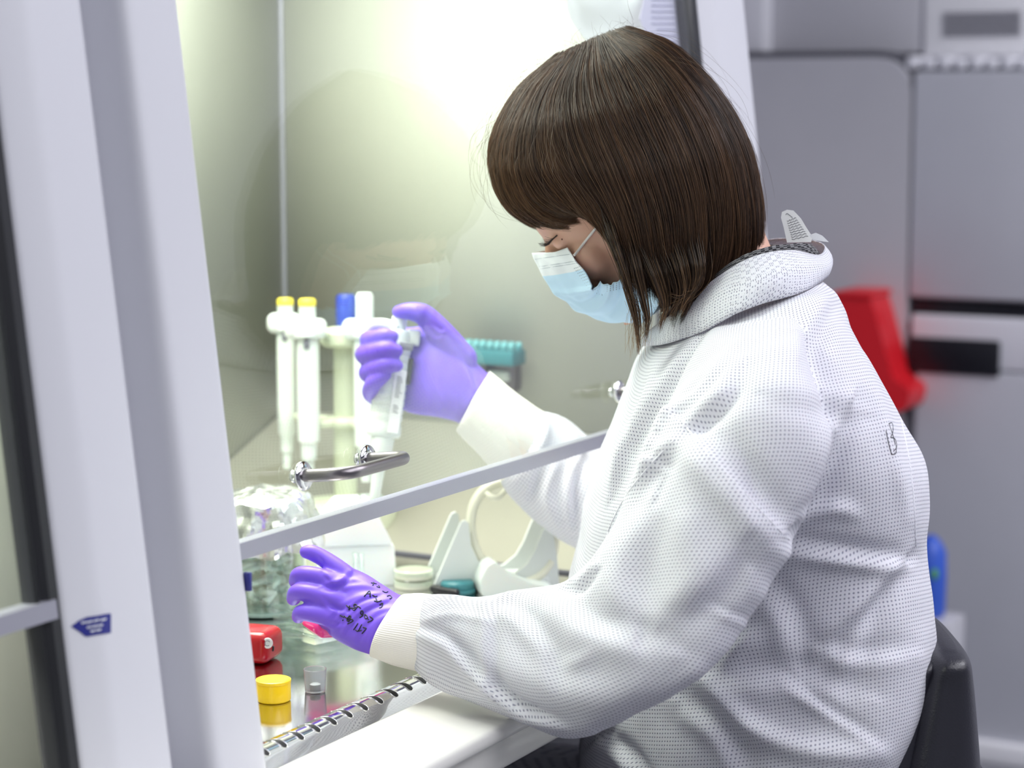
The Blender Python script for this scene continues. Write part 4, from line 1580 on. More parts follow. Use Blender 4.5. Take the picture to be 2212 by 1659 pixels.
mx_.inputs['A'].default_value = (0.27, 0.27, 0.35, 1)
mx_.inputs['B'].default_value = (0.72, 0.72, 0.775, 1)
bp_ = NN.new('ShaderNodeBump')
bp_.inputs['Strength'].default_value = 0.5
bp_.inputs['Distance'].default_value = 0.0005
nzz = NN.new('ShaderNodeTexNoise')
nzz.inputs['Scale'].default_value = 160
bp2 = NN.new('ShaderNodeBump')
bp2.inputs['Strength'].default_value = 0.10
bp2.inputs['Distance'].default_value = 0.0018
tcn = NN.new('ShaderNodeTexCoord')
LL.new(tcn.outputs['Object'], nzz.inputs['Vector'])
LL.new(nzz.outputs['Fac'], bp2.inputs['Height'])
LL.new(uvn.outputs[0], sc_.inputs[0])
LL.new(sc_.outputs[0], fr_.inputs[0])
LL.new(fr_.outputs[0], su_.inputs[0])
LL.new(su_.outputs[0], le_.inputs[0])
LL.new(le_.outputs['Value'], mr_.inputs['Value'])
LL.new(mr_.outputs[0], mx_.inputs['Factor'])
LL.new(mx_.outputs['Result'], bb.inputs['Base Color'])
LL.new(mr_.outputs[0], bp_.inputs['Height'])
LL.new(bp2.outputs[0], bp_.inputs['Normal'])
LL.new(bp_.outputs[0], bb.inputs['Normal'])
gown = obj('gown', (V, F), m_gown, per, uv=uv, label='white dotted non-woven gown')
gb = bvh_of(V, F)

# keep the skin inside the gown
bco = np.empty(len(body.data.vertices) * 3)
body.data.vertices.foreach_get('co', bco)
bco = bco.reshape(-1, 3) + world_loc(body)
na_, nbx = hd(0, -.035, -.05), nb
axn = (nbx - na_) / np.linalg.norm(nbx - na_)
for i, v in enumerate(bco):
    if np.linalg.norm(v - HO) < .155:
        continue
    tt = (v - na_) @ axn
    dn_ = np.linalg.norm(v - na_ - axn * tt)
    if dn_ < .060 and tt < np.linalg.norm(nbx - na_) + .03:
        continue
    loc, nrm_, idx, dist = gb.find_nearest(Vector(v))
    if loc is None or dist > .08:
        continue
    if (Vector(v) - loc).dot(nrm_) > -.006:
        bco[i] = np.array(loc - nrm_ * .007)
body.data.vertices.foreach_set('co', (bco - world_loc(body)).ravel())
body.data.update()

# seams and pen mark on the gown
sm = ink(gb, [[(1484, 925), (1560, 1010), (1640, 1100), (1704, 1166)], [(1476, 930), (1400, 1010), (1340, 1090), (1300, 1190), (1287, 1238)]], .0006, -.0001)
m_gown_plain = mat('gown_seam', (0.84, 0.84, 0.90), 0.75)
if sm:
    obj('seam', sm, m_gown_plain, gown)
sm = ink(gb, [[(1915, 715), (1925, 800), (1945, 900), (1965, 1000), (1975, 1100), (1978, 1180)]], .0006, .0001)
if sm:
    obj('seam', sm, m_gown_plain, gown)
mk = ink(gb, [[(1914, 930), (1919, 955), (1926, 982)], [(1926, 982), (1935, 979), (1936, 962)], [(1920, 915), (1928, 938), (1934, 960)], [(1920, 915), (1927, 914), (1929, 930), (1924, 945)], [(1924, 945), (1933, 948), (1937, 965), (1930, 975)]], .00035, .0002)
if mk:
    obj('pen_mark', mk, m_ink, gown, label='small black pen mark on the back of the gown')


# collar: a closed band standing round the neck, near arc and far arc
def band(rows, name, m, parent, nv=9, nu=90, puff=.004, th=.0012):
    """rows: closed loops of (px, py, depth) from the inner to the outer edge"""
    A = np.array([catmull(r, nu) for r in rows])
    if len(rows) > 2:
        A = np.array([catmull(A[:, c], nv) for c in range(nu)]).transpose(1, 0, 2)
    else:
        A = np.array([np.linspace(A[0, c], A[1, c], nv) for c in range(nu)]).transpose(1, 0, 2)
    P = np.array([[at(*q) for q in r] for r in A])
    cen = P.reshape(-1, 3).mean(0)
    for i in range(nv):
        for j in range(nu):
            o_ = P[i, j] - cen
            o_[2] = 0
            o_ /= np.linalg.norm(o_) + 1e-9
            w_ = noise.noise(Vector(P[i, j] * 26)) * .0028 + noise.noise(Vector(P[i, j] * 70)) * .0010
            P[i, j] += o_ * (math.sin(math.pi * i / (nv - 1)) * puff + w_ * (0.3 + .7 * i / (nv - 1)))
    V = P.reshape(-1, 3)
    F, U = [], []
    sl = np.concatenate([[0], np.cumsum(np.linalg.norm(np.diff(P[nv // 2], axis=0), axis=1))])
    tl = np.concatenate([[0], np.cumsum(np.linalg.norm(np.diff(P[:, nu // 4], axis=0), axis=1))])
    for i in range(nv - 1):
        for j in range(nu - 1):
            F.append([i * nu + j, i * nu + j + 1, (i + 1) * nu + j + 1, (i + 1) * nu + j])
            U += [(sl[j], tl[i]), (sl[j + 1], tl[i]), (sl[j + 1], tl[i + 1]), (sl[j], tl[i + 1])]
    me_o = obj(name, (V, F), m, parent, uv=np.array(U))
    s = me_o.modifiers.new('thickness', 'SOLIDIFY')
    s.thickness = th
    return me_o


XM = 1.65
near_in = [(1432, 692), (1480, 655), (1540, 605), (1600, 566), (1655, 546), (1715, 540), (1768, 550)]
near_md = [(1402, 722), (1460, 698), (1530, 660), (1600, 622), (1670, 598), (1735, 584), (1782, 575)]
near_out = [(1384, 748), (1440, 742), (1520, 714), (1590, 676), (1660, 652), (1735, 630), (1788, 600)]
far_in = [(1782, 530), (1755, 518), (1705, 514), (1650, 520), (1580, 560), (1500, 620), (1445, 672)]
BN = np.sin(np.linspace(0.06, .94, 7) * math.pi)


def dmid(x, y):
    return dR(x, y, XM)


rin = [(x, y, dmid(x, y) - .072 * b) for (x, y), b in zip(near_in, BN)] + [(x, y, dmid(x, y) + .072 * b) for (x, y), b in zip(far_in, BN)]


def on_gown(x, y, dflt, lift):
    q = cast(gb, x, y, 0)
    return min(dflt, depth(q) - lift) if q is not None else dflt


rmd = [(x, y, on_gown(x, y, dmid(x, y) - .095 * b, .009)) for (x, y), b in zip(near_md, BN)] + [(x + 6, y + 26, dmid(x, y) + .095 * b) for (x, y), b in zip(far_in, BN)]
rou = [(x, y, on_gown(x, y, dmid(x, y) - .11 * b, .004)) for (x, y), b in zip(near_out, BN)] + [(x + 8, y + 60, dmid(x, y) + .11 * b) for (x, y), b in zip(far_in, BN)]
for r in (rin, rmd, rou):
    r.append(r[0])
band([rin, rmd, rou], 'collar', m_gown, gown)
i2 = [(1446, 690), (1492, 640), (1545, 592), (1600, 554), (1655, 534), (1705, 527), (1745, 526)]
o2 = [(1440, 714), (1490, 664), (1545, 618), (1600, 582), (1655, 562), (1705, 556), (1750, 560)]
m_sweater = mat('houndstooth_knit', (0.03, 0.03, 0.035), 0.9)
nt_, NN, LL, bb = nodes(m_sweater)
ck = NN.new('ShaderNodeTexChecker')
ck.inputs['Scale'].default_value = 330
ck.inputs['Color1'].default_value = (.015, .015, .02, 1)
ck.inputs['Color2'].default_value = (.22, .22, .23, 1)
um = NN.new('ShaderNodeUVMap')
LL.new(um.outputs[0], ck.inputs['Vector'])
LL.new(ck.outputs['Color'], bb.inputs['Base Color'])
f2 = [(x - 12, y + 14) for x, y in far_in]
r1 = [(x, y, dmid(x, y) - .062 * b) for (x, y), b in zip(i2, BN)] + [(x, y, dmid(x, y) + .062 * b) for (x, y), b in zip(f2, BN)]
r2 = [(x, y, dmid(x, y) - .062 * b) for (x, y), b in zip(o2, BN)] + [(x, y + 30, dmid(x, y) + .062 * b) for (x, y), b in zip(f2, BN)]
for r in (r1, r2):
    r.append(r[0])
band([r1, r2], 'sweater_collar', m_sweater, per, puff=.002)
# care label standing up from the collar
lp = [(1700, 524), (1693, 492), (1687, 470), (1689, 458), (1700, 453), (1714, 455), (1730, 472), (1742, 492), (1755, 512), (1752, 523)]
V = np.array([onX(x, y, XM - .012 + .00008 * (524 - y)) for x, y in lp])
lab = obj('care_label', (np.vstack([V, V + hs * .0006]), [list(range(10))[::-1], [10 + i for i in range(10)]] + [[i, (i + 1) % 10, 10 + (i + 1) % 10, 10 + i] for i in range(10)]), m_paper, gown, smooth=False, label='small white care label with grey print')
lb = bvh_of(V, [list(range(10))])
lines = []
for k in range(9):
    a, b = (1700 + 2.2 * k * .6, 478 + 4.9 * k), (1720 + 3.2 * k, 470 + 4.9 * k)
    n_ = 7
    lines.append([(a[0] + (b[0] - a[0]) * i / n_, a[1] + (b[1] - a[1]) * i / n_ + (1.1 if i % 2 else -1.1)) for i in range(n_ + 1)])
lines.append([(1697, 464), (1700, 461), (1706, 465), (1712, 470)])
mk = ink(lb, lines, .00022, .0003, 4)
if mk:
    obj('label_print', mk, m_greyink, lab)
tl_ = [onX(x, y, XM - .02) for x, y in ((1748, 508), (1762, 503), (1776, 509), (1790, 523), (1774, 521), (1756, 518))]
V = np.array(tl_ + [q + hs * .0008 for q in tl_])
obj('tie_end', (V, [list(range(6))[::-1], [6 + i for i in range(6)]] + [[i, (i + 1) % 6, 6 + (i + 1) % 6, 6 + i] for i in range(6)]), m_gown_plain, gown, smooth=False)
# front placket strip
# ------------------------------------------------------------------ knitted cuffs
nt_, NN, LL, bb = nodes(m_knit)
um = NN.new('ShaderNodeUVMap')
wv = NN.new('ShaderNodeTexWave')
wv.inputs['Scale'].default_value = 190
wv.bands_direction = 'X'
bp = NN.new('ShaderNodeBump')
bp.inputs['Strength'].default_value = 0.35
bp.inputs['Distance'].default_value = 0.0006
LL.new(um.outputs[0], wv.inputs['Vector'])
LL.new(wv.outputs['Fac'], bp.inputs['Height'])
LL.new(bp.outputs[0], bb.inputs['Normal'])


def cuff(rows, samples, label):
    R = rings_px(rows, samples, 48)
    V, F = skin_rings(R, closed=False)
    n = 48
    U = []
    per_ = np.linalg.norm(R[0][0] - R[0][24]) * 1.57
    for f in F:
        for q in f:
            i, k = divmod(q, n)
            kk = k if not (k == 0 and (f[0] % n) == n - 1) else n
            U.append((kk / n * per_ * 2, i * .002))
    x = np.array([noise.noise(Vector(v * 40)) for v in V])
    V = V + vnormals(V, F) * (x * .0012)[:, None] * (1 if (vnormals(V, F)[n * 2 + n // 4 * 3] @ FW) < 0 else -1)
    o = obj('cuff', (V, F), m_knit, gown, uv=np.array(U), label=label)
    s = o.modifiers.new('thickness', 'SOLIDIFY')
    s.thickness = .0016
    s.offset = 0
    return o


cuff([(869, 1287, 1.732, 808, 1416, 1.722, .026, 22), (876, 1287, 1.730, 822, 1421, 1.720, .027, 20), (900, 1286, 1.728, 862, 1434, 1.716, .028, 12), (925, 1287, 1.725, 900, 1446, 1.712, .029, 5), (945, 1290, 1.72, 930, 1450, 1.708, .030)], 24, 'cream knitted cuff of the near sleeve')
cuff([(1056, 806, 2.045, 988, 928, 2.035, .030, 6), (1062, 806, 2.043, 994, 936, 2.033, .031), (1100, 838, 2.045, 1030, 975, 2.036, .032), (1150, 878, 2.05, 1070, 1018, 2.038, .033), (1190, 900, 2.058, 1098, 1056, 2.042, .034)], 26, 'cream knitted cuff of the far sleeve')

# ------------------------------------------------------------------ gloves
def pc_(P, r, samples=18):
    return capsule([at(*q) for q in P], r, samples, 18)


def finger(P, r):
    return pc_(P, r, 22)


# near (left) hand: back of the hand towards us, fingers over the top of the flask
Lh = rings_px([(885, 1290, 1.732, 828, 1424, 1.722, .023), (862, 1286, 1.737, 806, 1414, 1.727, .0235), (830, 1266, 1.745, 768, 1402, 1.735, .0225), (795, 1243, 1.752, 728, 1382, 1.742, .020), (762, 1228, 1.758, 704, 1364, 1.748, .0165), (736, 1226, 1.764, 690, 1352, 1.754, .0125), (720, 1234, 1.768, 684, 1344, 1.760, .009)], 40, 36, 2.1)
left = [skin_rings(Lh),
        finger([(770, 1262, 1.752), (735, 1232, 1.757), (700, 1207, 1.762), (674, 1194, 1.764), (662, 1192, 1.765)], [.0088, .0080, .0072, .0068, .0060]),
        finger([(750, 1270, 1.748), (705, 1252, 1.750), (668, 1242, 1.752), (646, 1243, 1.758), (639, 1256, 1.766)], [.0090, .0082, .0076, .0072, .0062]),
        finger([(742, 1302, 1.742), (700, 1290, 1.742), (664, 1280, 1.744), (641, 1280, 1.750), (634, 1293, 1.758)], [.0090, .0082, .0076, .0072, .0062]),
        finger([(735, 1338, 1.740), (700, 1330, 1.739), (668, 1324, 1.740), (650, 1324, 1.745), (645, 1332, 1.752)], [.0090, .0082, .0074, .0068, .0060]),
        finger([(815, 1325, 1.762), (765, 1312, 1.782), (715, 1300, 1.797), (675, 1290, 1.802)], [.012, .0105, .009, .0078])]
V, F, E_ = remesh(left, 0.0013, 4)
V = sculpt(V, F, [
    ([(756, 1240), (735, 1262), (700, 1268)], 8, 1.6, 's'),
    ([(860, 1296), (800, 1300), (750, 1330), (720, 1360)], 8, 1.1, 'r'),
    ([(850, 1290), (790, 1285), (735, 1310), (700, 1345)], 6, 1.0, 'r'),
    ([(840, 1278), (780, 1266), (725, 1275)], 6, 1.1, 'r'),
    ([(800, 1262), (760, 1252), (715, 1256)], 6, 1.0, 'r'),
    ([(858, 1312), (815, 1322), (782, 1352), (765, 1385)], 6, 1.0, 'r'),
    ([(848, 1322), (815, 1340), (795, 1365), (783, 1395)], 5, 0.9, 'r'),
    ([(838, 1330), (815, 1350), (800, 1380), (794, 1405)], 5, 0.8, 'r'),
    ([(835, 1300), (790, 1318), (755, 1350), (738, 1378)], 5, 1.0, 's'),
    ([(820, 1285), (775, 1300), (735, 1335), (718, 1362)], 5, 0.9, 's'),
    ([(700, 1298), (720, 1316), (745, 1322)], 7, 1.4, 's'),
    ([(698, 1345), (720, 1352), (740, 1350)], 6, .8, 's'),
    ([(688, 1205), (697, 1217), (696, 1230)], 4, .7, 's'),
    ([(715, 1255), (700, 1240)], 6, .8, 's'),
])
V = lap(V, E_, 1, .3)
gl_l = obj('glove', (V, F), m_glove, per, label='violet glove with black handwriting on its back')
gbv = bvh_of(V, F)
C6 = lambda L: [[(540 + x / 5.53, 1300 + y / 5.53) for x, y in l] for l in L]
C2 = lambda L: [[(480 + x / 2.765, 1100 + y / 2.765) for x, y in l] for l in L]
wr = C6([[(1290, 255), (1262, 300), (1238, 335)], [(1262, 335), (1292, 348), (1335, 268)], [(1300, 350), (1335, 340)], [(1338, 380), (1388, 318), (1350, 305)],
         [(1075, 160), (1125, 188)], [(1105, 222), (1115, 215)], [(1128, 170), (1160, 195), (1195, 165), (1205, 190), (1180, 235), (1158, 215), (1190, 190)], [(1165, 265), (1230, 228), (1195, 200), (1175, 230)],
         [(1310, 188), (1345, 168), (1322, 140), (1330, 105), (1350, 120), (1345, 168)], [(1372, 150), (1395, 165), (1405, 190), (1382, 200), (1368, 175), (1375, 150)], [(1408, 205), (1418, 212)], [(1405, 245), (1468, 212), (1432, 172)],
         [(1152, 42), (1190, 72), (1250, 78)], [(1190, 42), (1182, 100)], [(1245, 28), (1272, 35), (1278, 60), (1250, 70), (1242, 40), (1250, 28)], [(1228, 92), (1250, 98), (1292, 55), (1322, 78)]])
wr += C2([[(848, 522), (880, 488), (884, 526)], [(862, 505), (886, 505)], [(898, 512), (912, 522), (926, 518)], [(888, 440), (922, 446)], [(905, 436), (900, 456)], [(922, 462), (940, 468), (934, 455)], [(908, 548), (930, 552), (952, 545)], [(918, 532), (926, 556)], [(940, 572), (958, 560), (952, 585), (938, 590)], [(958, 488), (975, 498), (990, 492)], [(985, 520), (1002, 515), (1012, 528), (1000, 536)]])
mk = ink(gbv, wr, .00055, .0002)
if mk:
    obj('handwriting', mk, m_ink, gl_l, label='black handwritten notes on the violet glove')

# far (right) hand gripping the pipette
Rh = rings_px([(1075, 822, 2.045, 1010, 940, 2.035, .024), (1050, 804, 2.043, 992, 914, 2.033, .0245), (1008, 762, 2.040, 950, 902, 2.032, .024), (965, 722, 2.040, 912, 897, 2.034, .021), (935, 705, 2.044, 888, 893, 2.038, .018), (905, 705, 2.050, 864, 884, 2.046, .014), (870, 708, 2.058, 832, 872, 2.054, .011), (838, 712, 2.060, 806, 862, 2.056, .009)], 48, 36, 2.1)
DP = 2.032   # depth of the pipette's axis
right = [skin_rings(Rh),
         finger([(1000, 775, 2.036), (955, 722, 2.030), (922, 686, 2.026), (905, 676, 2.024), (880, 672, 2.026), (862, 674, 2.030)], [.0140, .0128, .0108, .0098, .0082, .0068]),
         finger([(845, 735, 2.058), (808, 728, 2.052), (796, 733, 2.036), (808, 732, 2.015), (832, 726, 2.007), (847, 727, 2.006)], [.0095, .0092, .0088, .0086, .0080, .0064]),
         finger([(845, 770, 2.058), (802, 762, 2.052), (788, 766, 2.036), (805, 762, 2.012), (835, 755, 2.003), (856, 758, 2.003)], [.0100, .0098, .0098, .0094, .0088, .0066]),
         finger([(845, 806, 2.056), (808, 800, 2.050), (795, 806, 2.034), (812, 796, 2.010), (838, 788, 2.003), (857, 790, 2.003)], [.0095, .0092, .0094, .0090, .0084, .0064]),
         finger([(845, 850, 2.052), (815, 858, 2.046), (800, 848, 2.030), (806, 830, 2.012), (822, 816, 2.005), (832, 811, 2.004)], [.0085, .0082, .0082, .0080, .0074, .0060])]
V, F, E_ = remesh(right, 0.0014, 4)
V = sculpt(V, F, [
    ([(905, 672), (915, 700), (925, 715)], 9, 1.2, 's'),
    ([(930, 700), (952, 716), (960, 712)], 5, .9, 's'),
    ([(925, 710), (940, 728), (956, 726)], 5, .9, 's'),
    ([(965, 735), (1000, 780), (1030, 840), (1028, 870)], 12, 1.4, 's'),
    ([(940, 830), (955, 870), (950, 895)], 6, 1.0, 'r'),
    ([(915, 830), (928, 868), (925, 892)], 6, .9, 'r'),
    ([(985, 850), (990, 880), (980, 905)], 6, .9, 'r'),
    ([(1015, 800), (1025, 850), (1005, 890)], 7, .9, 's'),
])
V = lap(V, E_, 1, .3)
gl_r = obj('glove', (V, F), m_glove, per, label='violet glove gripping the pipette')

# ------------------------------------------------------------------ held pipette
A0, A1 = at(863, 690, 2.034), at(806, 1100, 2.020)
ax = (A1 - A0)
Lp = np.linalg.norm(ax)
ax /= Lp
pp = thing('pipette', 'white pipette gripped in the far gloved hand, tip pointing down', 'pipette', A1, 'pipettes hanging on the carousel stand')
del pp['group']
up_ = -ax
px_ = RT - up_ * (RT @ up_)
px_ /= np.linalg.norm(px_)
pyv = np.cross(up_, px_)
PBs = np.stack([px_, pyv, up_], 1)
sP = 2.03 / FPX


def on_axis(ypx):
    return (ypx - 690) / 410 * Lp


def pl_(prof, name, m, label=None, ell=1.0):
    V, F = lathe([(r * sP, 0) for r, y in prof], (0, 0, 0), n=36)
    V = np.array(V).reshape(len(prof), 36, 3)
    out = []
    for i, (r, y) in enumerate(prof):
        for k in range(36):
            a = 2 * math.pi * k / 36
            out.append(A0 + ax * on_axis(y) + px_ * (r * sP * math.cos(a)) + pyv * (r * sP * ell * math.sin(a)))
    return obj(name, (np.array(out), F), m, pp, angle=30, label=label)


pl_([(5, 664), (7, 666), (7, 690), (0.1, 690)], 'plunger', m_navy, 'blue plunger button')
pl_([(0.1, 684), (15, 684), (17, 687), (17, 700), (18, 716), (0.1, 716)], 'collar', m_plastic)
body_prof = [(0.1, 712), (22, 712), (33, 716), (36, 726)]
for k in range(11):
    y = 735 + 16 * k
    body_prof += [(35 + 0.2 * k, y), (36.5 + 0.2 * k, y + 3), (36.5 + 0.2 * k, y + 12), (35 + 0.2 * k, y + 15)]
body_prof += [(37, 915), (39, 922), (40, 938), (36, 944), (24, 946), (0.1, 946)]
pl_([(r * .93, y) for r, y in body_prof], 'body', m_plastic, ell=.8)
pl_([(0.1, 944), (25, 944), (25, 950), (23, 985), (20, 1000), (14, 1010), (12.5, 1040), (11, 1092), (7, 1100), (0.1, 1100)], 'tip_cone', m_plastic)
obj('finger_rest', tube([A0 + ax * on_axis(y) + px_ * (x * sP) + pyv * (-.002) for x, y in ((0, 712), (-34, 706), (-58, 712), (-72, 735))], [.0065, .0060, .0050, .0035], 14, samples=24), m_plastic, pp)
obj('ejector_button', box((-.004, -.006, -.009), (.009, .006, .006), .002, 3, M3=PBs, o=A0 + ax * on_axis(722) + px_ * (30 * sP)), m_plastic_cool, pp, angle=40)
obj('display_window', box((-.0065, -.001, -.0035), (.0065, .001, .0035), .0006, 2, M3=PBs, o=A0 + ax * on_axis(742) + px_ * (24 * sP) - HZ * (.0145)), m_greyink, pp, angle=40)
obj('hook', box((-.0018, -.005, -.0125), (.0022, .005, .0125), .0014, 3, M3=PBs, o=A0 + ax * on_axis(798) + px_ * (36.5 * sP)), m_black, pp, angle=40)
lab2 = obj('label_strip', box((-.0055, -.0008, -.030), (.0055, .0008, .030), .0005, 1, M3=PBs, o=A0 + ax * on_axis(862) + px_ * (20 * sP) - HZ * (.0135)), m_paper, pp, angle=40)
parts = []
for k in range(17):
    zc = .024 - .0021 * k
    if 0.004 > zc > -0.002:
        continue
    o_ = A0 + ax * on_axis(862) + px_ * (20 * sP) - HZ * .0146
    a = o_ + up_ * zc - px_ * .0030
    b = o_ + up_ * (zc - .0006) + px_ * (.0010 + .0028 * rng.uniform())
    parts.append(tube([a, b], .00035, 4))
obj('label_print', join(*parts), m_greyink, lab2)

# ------------------------------------------------------------------ flask of pink medium held by the near hand
zf = .8390
c0 = onZ(650, 1532, 2 * ZW - zf)
c0[2] = zf
c0 += HZ * .010
fx = np.array([.80, -.60, 0])
fy = np.array([-.60, -.80, 0])
FB = np.stack([fx, fy, ZZ], 1)
fl = thing('culture_flask', 'clear flask of pink medium held under the near gloved hand', 'flask', c0)
obj('flask_wall', box((-.002, 0, 0), (.068, .052, .022), .005, 4, M3=FB, o=c0), m_clear, fl, angle=50)
obj('pink_medium', box((0, .0015, .0012), (.066, .0505, .0075), .003, 3, M3=FB, o=c0), m_pink, fl, angle=50)
obj('neck', lathe([(.009, 0), (.0105, .002), (.0105, .016), (.009, .016)], c0 + fx * .067 + fy * .022 + ZZ * .012, fx, 28), m_clear, fl)
obj('cap', lathe([(0, .020), (.0105, .020), (.011, .018), (.011, .008), (.010, .007)], c0 + fx * .067 + fy * .022 + ZZ * .012, fx, 36), m_frost, fl)

# ------------------------------------------------------------------ trousers, shoes
tr = []
for s, a in ((-1, thn), (1, thf)):
    tr += [capsule([a[0], a[1], a[2]], [.085, .075, .060], 10, 20), capsule([a[2], a[2] + np.array([0, -.03, -.18]), a[2] + np.array([0, -.06, -.44])], [.058, .052, .040], 10, 20)]
tr += [ellip((1.63, .57, .67), (.15, .12, .11))]
V, F, E_ = remesh(tr, 0.007, 2)
obj('trousers', (V, F), m_trouser, per)
for a in (thn, thf):
    ft = a[2] + np.array([0, -.06, -.50])
    obj('shoe', capsule([ft + np.array([0, -.05, -.02]), ft + np.array([0, .04, -.025]), ft + np.array([0, .14, -.035])], [.042, .042, .034], 12, 18), m_black, per)

# ------------------------------------------------------------------ hair
print('hair')
HG = [[(1205, 113), (1120, 185), (1070, 270), (1056, 350), (1078, 425), (1118, 470), (1180, 503)],
      [(1222, 106), (1140, 195), (1098, 285), (1090, 365), (1118, 440), (1180, 485), (1262, 492)],
      [(1240, 97), (1170, 195), (1140, 290), (1145, 365), (1180, 425), (1235, 458), (1292, 458)],
      [(1258, 89), (1210, 190), (1205, 280), (1235, 365), (1285, 440), (1320, 510), (1356, 600)],
      [(1272, 82), (1255, 180), (1270, 270), (1308, 365), (1345, 455), (1372, 550), (1392, 650)],
      [(1288, 75), (1305, 165), (1340, 260), (1385, 360), (1418, 460), (1432, 560), (1428, 655)],
      [(1304, 69), (1370, 145), (1425, 245), (1470, 350), (1496, 460), (1495, 580), (1455, 704)],
      [(1322, 63), (1415, 120), (1492, 215), (1545, 325), (1568, 430), (1566, 545), (1524, 656)],
      [(1340, 58), (1445, 108), (1535, 208), (1592, 320), (1616, 430), (1616, 525), (1596, 602)],
      [(1358, 54), (1465, 98), (1562, 200), (1622, 310), (1646, 410), (1652, 485), (1650, 566)]]
HG = np.array(HG, float)
nG = len(HG)
d_c = depth(HO) - .003
DW = .090


def hair_grid(ng, nt, side):
    """side -1 = towards the camera, +1 = far side. returns ng x nt x 3 (px,py,depth)"""
    A = np.array([catmull(HG[g], nt) for g in range(nG)])
    A = np.array([catmull(A[:, t], ng) for t in range(nt)]).transpose(1, 0, 2)
    G_ = np.linspace(0, 1, ng)[:, None]
    T_ = np.linspace(0, 1, nt)[None]
    lat = np.sin(np.pi * G_) ** 0.55
    prof = np.interp(T_, [0, .05, .12, .3, .5, .75, 1], [.0, .24, .50, .86, 1.0, .97, .86])
    mid = d_c + .19 * (1370 - A[..., 0]) / 2550
    dd = mid + side * DW * lat * prof
    return np.concatenate([A, dd[..., None]], 2)


GN = hair_grid(121, 65, -1)
GF = hair_grid(121, 65, 1)
PN = np.array([[at(*q) for q in r] for r in GN])
PF = np.array([[at(*q) for q in r] for r in GF])
ctr = at(1350, 340, d_c)
# solid under-layer, a little inside the strands
loop = np.concatenate([PN, PF[::-1][1:-1]], 0)
cap_v = ctr + (loop - ctr) * 0.955
ng_, nt_2 = cap_v.shape[:2]
Vc = cap_v.reshape(-1, 3)
Fc = []
tmax = 62
for i in range(ng_):
    i2_ = (i + 1) % ng_
    for j in range(tmax):
        Fc.append([i * nt_2 + j, i * nt_2 + j + 1, i2_ * nt_2 + j + 1, i2_ * nt_2 + j])
m_haircap = add_bump(mat('hair_underlayer', (0.016, 0.010, 0.007), 0.6), 400, .4, .002)
hair_o = obj('hair', (Vc, Fc), m_haircap, per, label='glossy brown chin-length bob')
sdf = hair_o.modifiers.new('thickness', 'SOLIDIFY')
sdf.thickness = .004

NP_ = 18


def build_strands(n, P, Pother):
    pts, cols = [], []
    ng, nt = P.shape[:2]
    XT = 7
    PX = np.concatenate([Pother[:, XT:0:-1], P], 1)
    g = rng.beta(.9, .9, n) * (ng - 1.001)
    clump = rng.integers(0, 260, n)
    cg = rng.uniform(0, ng - 1.001, 260)
    for s in range(n):
        tip = rng.uniform(.90, 1.0) if rng.uniform() < .75 else rng.uniform(.55, .95)
        t0 = rng.uniform(-.10, .02) if rng.uniform() < .7 else rng.uniform(0, .3)
        g0 = g[s]
        # gather tips to the nearest clump
        c = cg[np.argmin(np.abs(cg - g0))]
        lay = rng.uniform(0, 1) ** 1.5
        swirl = rng.normal(0, 1.8)
        pull = rng.uniform()
        ts = np.linspace(t0, tip, NP_)
        gg = g0 + (c - g0) * (np.maximum(ts, 0) ** 2) * .5 * pull + swirl * np.sin(ts * 3.1)
        gg = np.clip(gg, 0, ng - 1.001)
        tt_ = np.clip(ts * (nt - 1.001) + XT, 0, nt - 1.01 + XT)
        i, j = gg.astype(int), tt_.astype(int)
        u, v = (gg - i)[:, None], (tt_ - j)[:, None]
        q = (PX[i, j] * (1 - u) * (1 - v) + PX[i + 1, j] * u * (1 - v) + PX[i, j + 1] * (1 - u) * v + PX[i + 1, j + 1] * u * v)
        lock = 0.0030 * math.sin(g0 * 1.15) + .0022 * math.sin(g0 * 2.9 + 1)
        sc2 = 0.985 + (.022 * (lay - .7) + (lock / .11) * ts[:, None]) * np.clip(np.abs(ts[:, None]) * 6, .12, 1)
        q = ctr + (q - ctr) * sc2
        w = rng.normal(size=3) * .0009
        q = q + w * np.sin(ts * 6 + rng.uniform(0, 6))[:, None]
        pts.append(q)
        gn = g0 / ng
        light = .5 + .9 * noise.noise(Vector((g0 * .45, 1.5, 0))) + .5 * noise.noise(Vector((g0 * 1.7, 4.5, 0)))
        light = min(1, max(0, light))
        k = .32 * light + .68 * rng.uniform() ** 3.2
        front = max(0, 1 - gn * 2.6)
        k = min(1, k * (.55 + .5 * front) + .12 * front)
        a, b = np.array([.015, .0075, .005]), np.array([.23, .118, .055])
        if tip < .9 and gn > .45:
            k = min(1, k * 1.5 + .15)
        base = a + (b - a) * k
        tipc = np.interp(ts, [0, .55, 1], [.75, 1.0, 1.3 if gn < .45 or tip < .9 else .75])[:, None]  # lower back tips darkened: shade painted into the strand colour
        cols.append(np.column_stack([base[None] * tipc, np.ones(NP_)]))
    return pts, cols


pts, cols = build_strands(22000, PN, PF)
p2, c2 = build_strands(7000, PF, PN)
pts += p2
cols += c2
rad = [.00013] * len(pts)
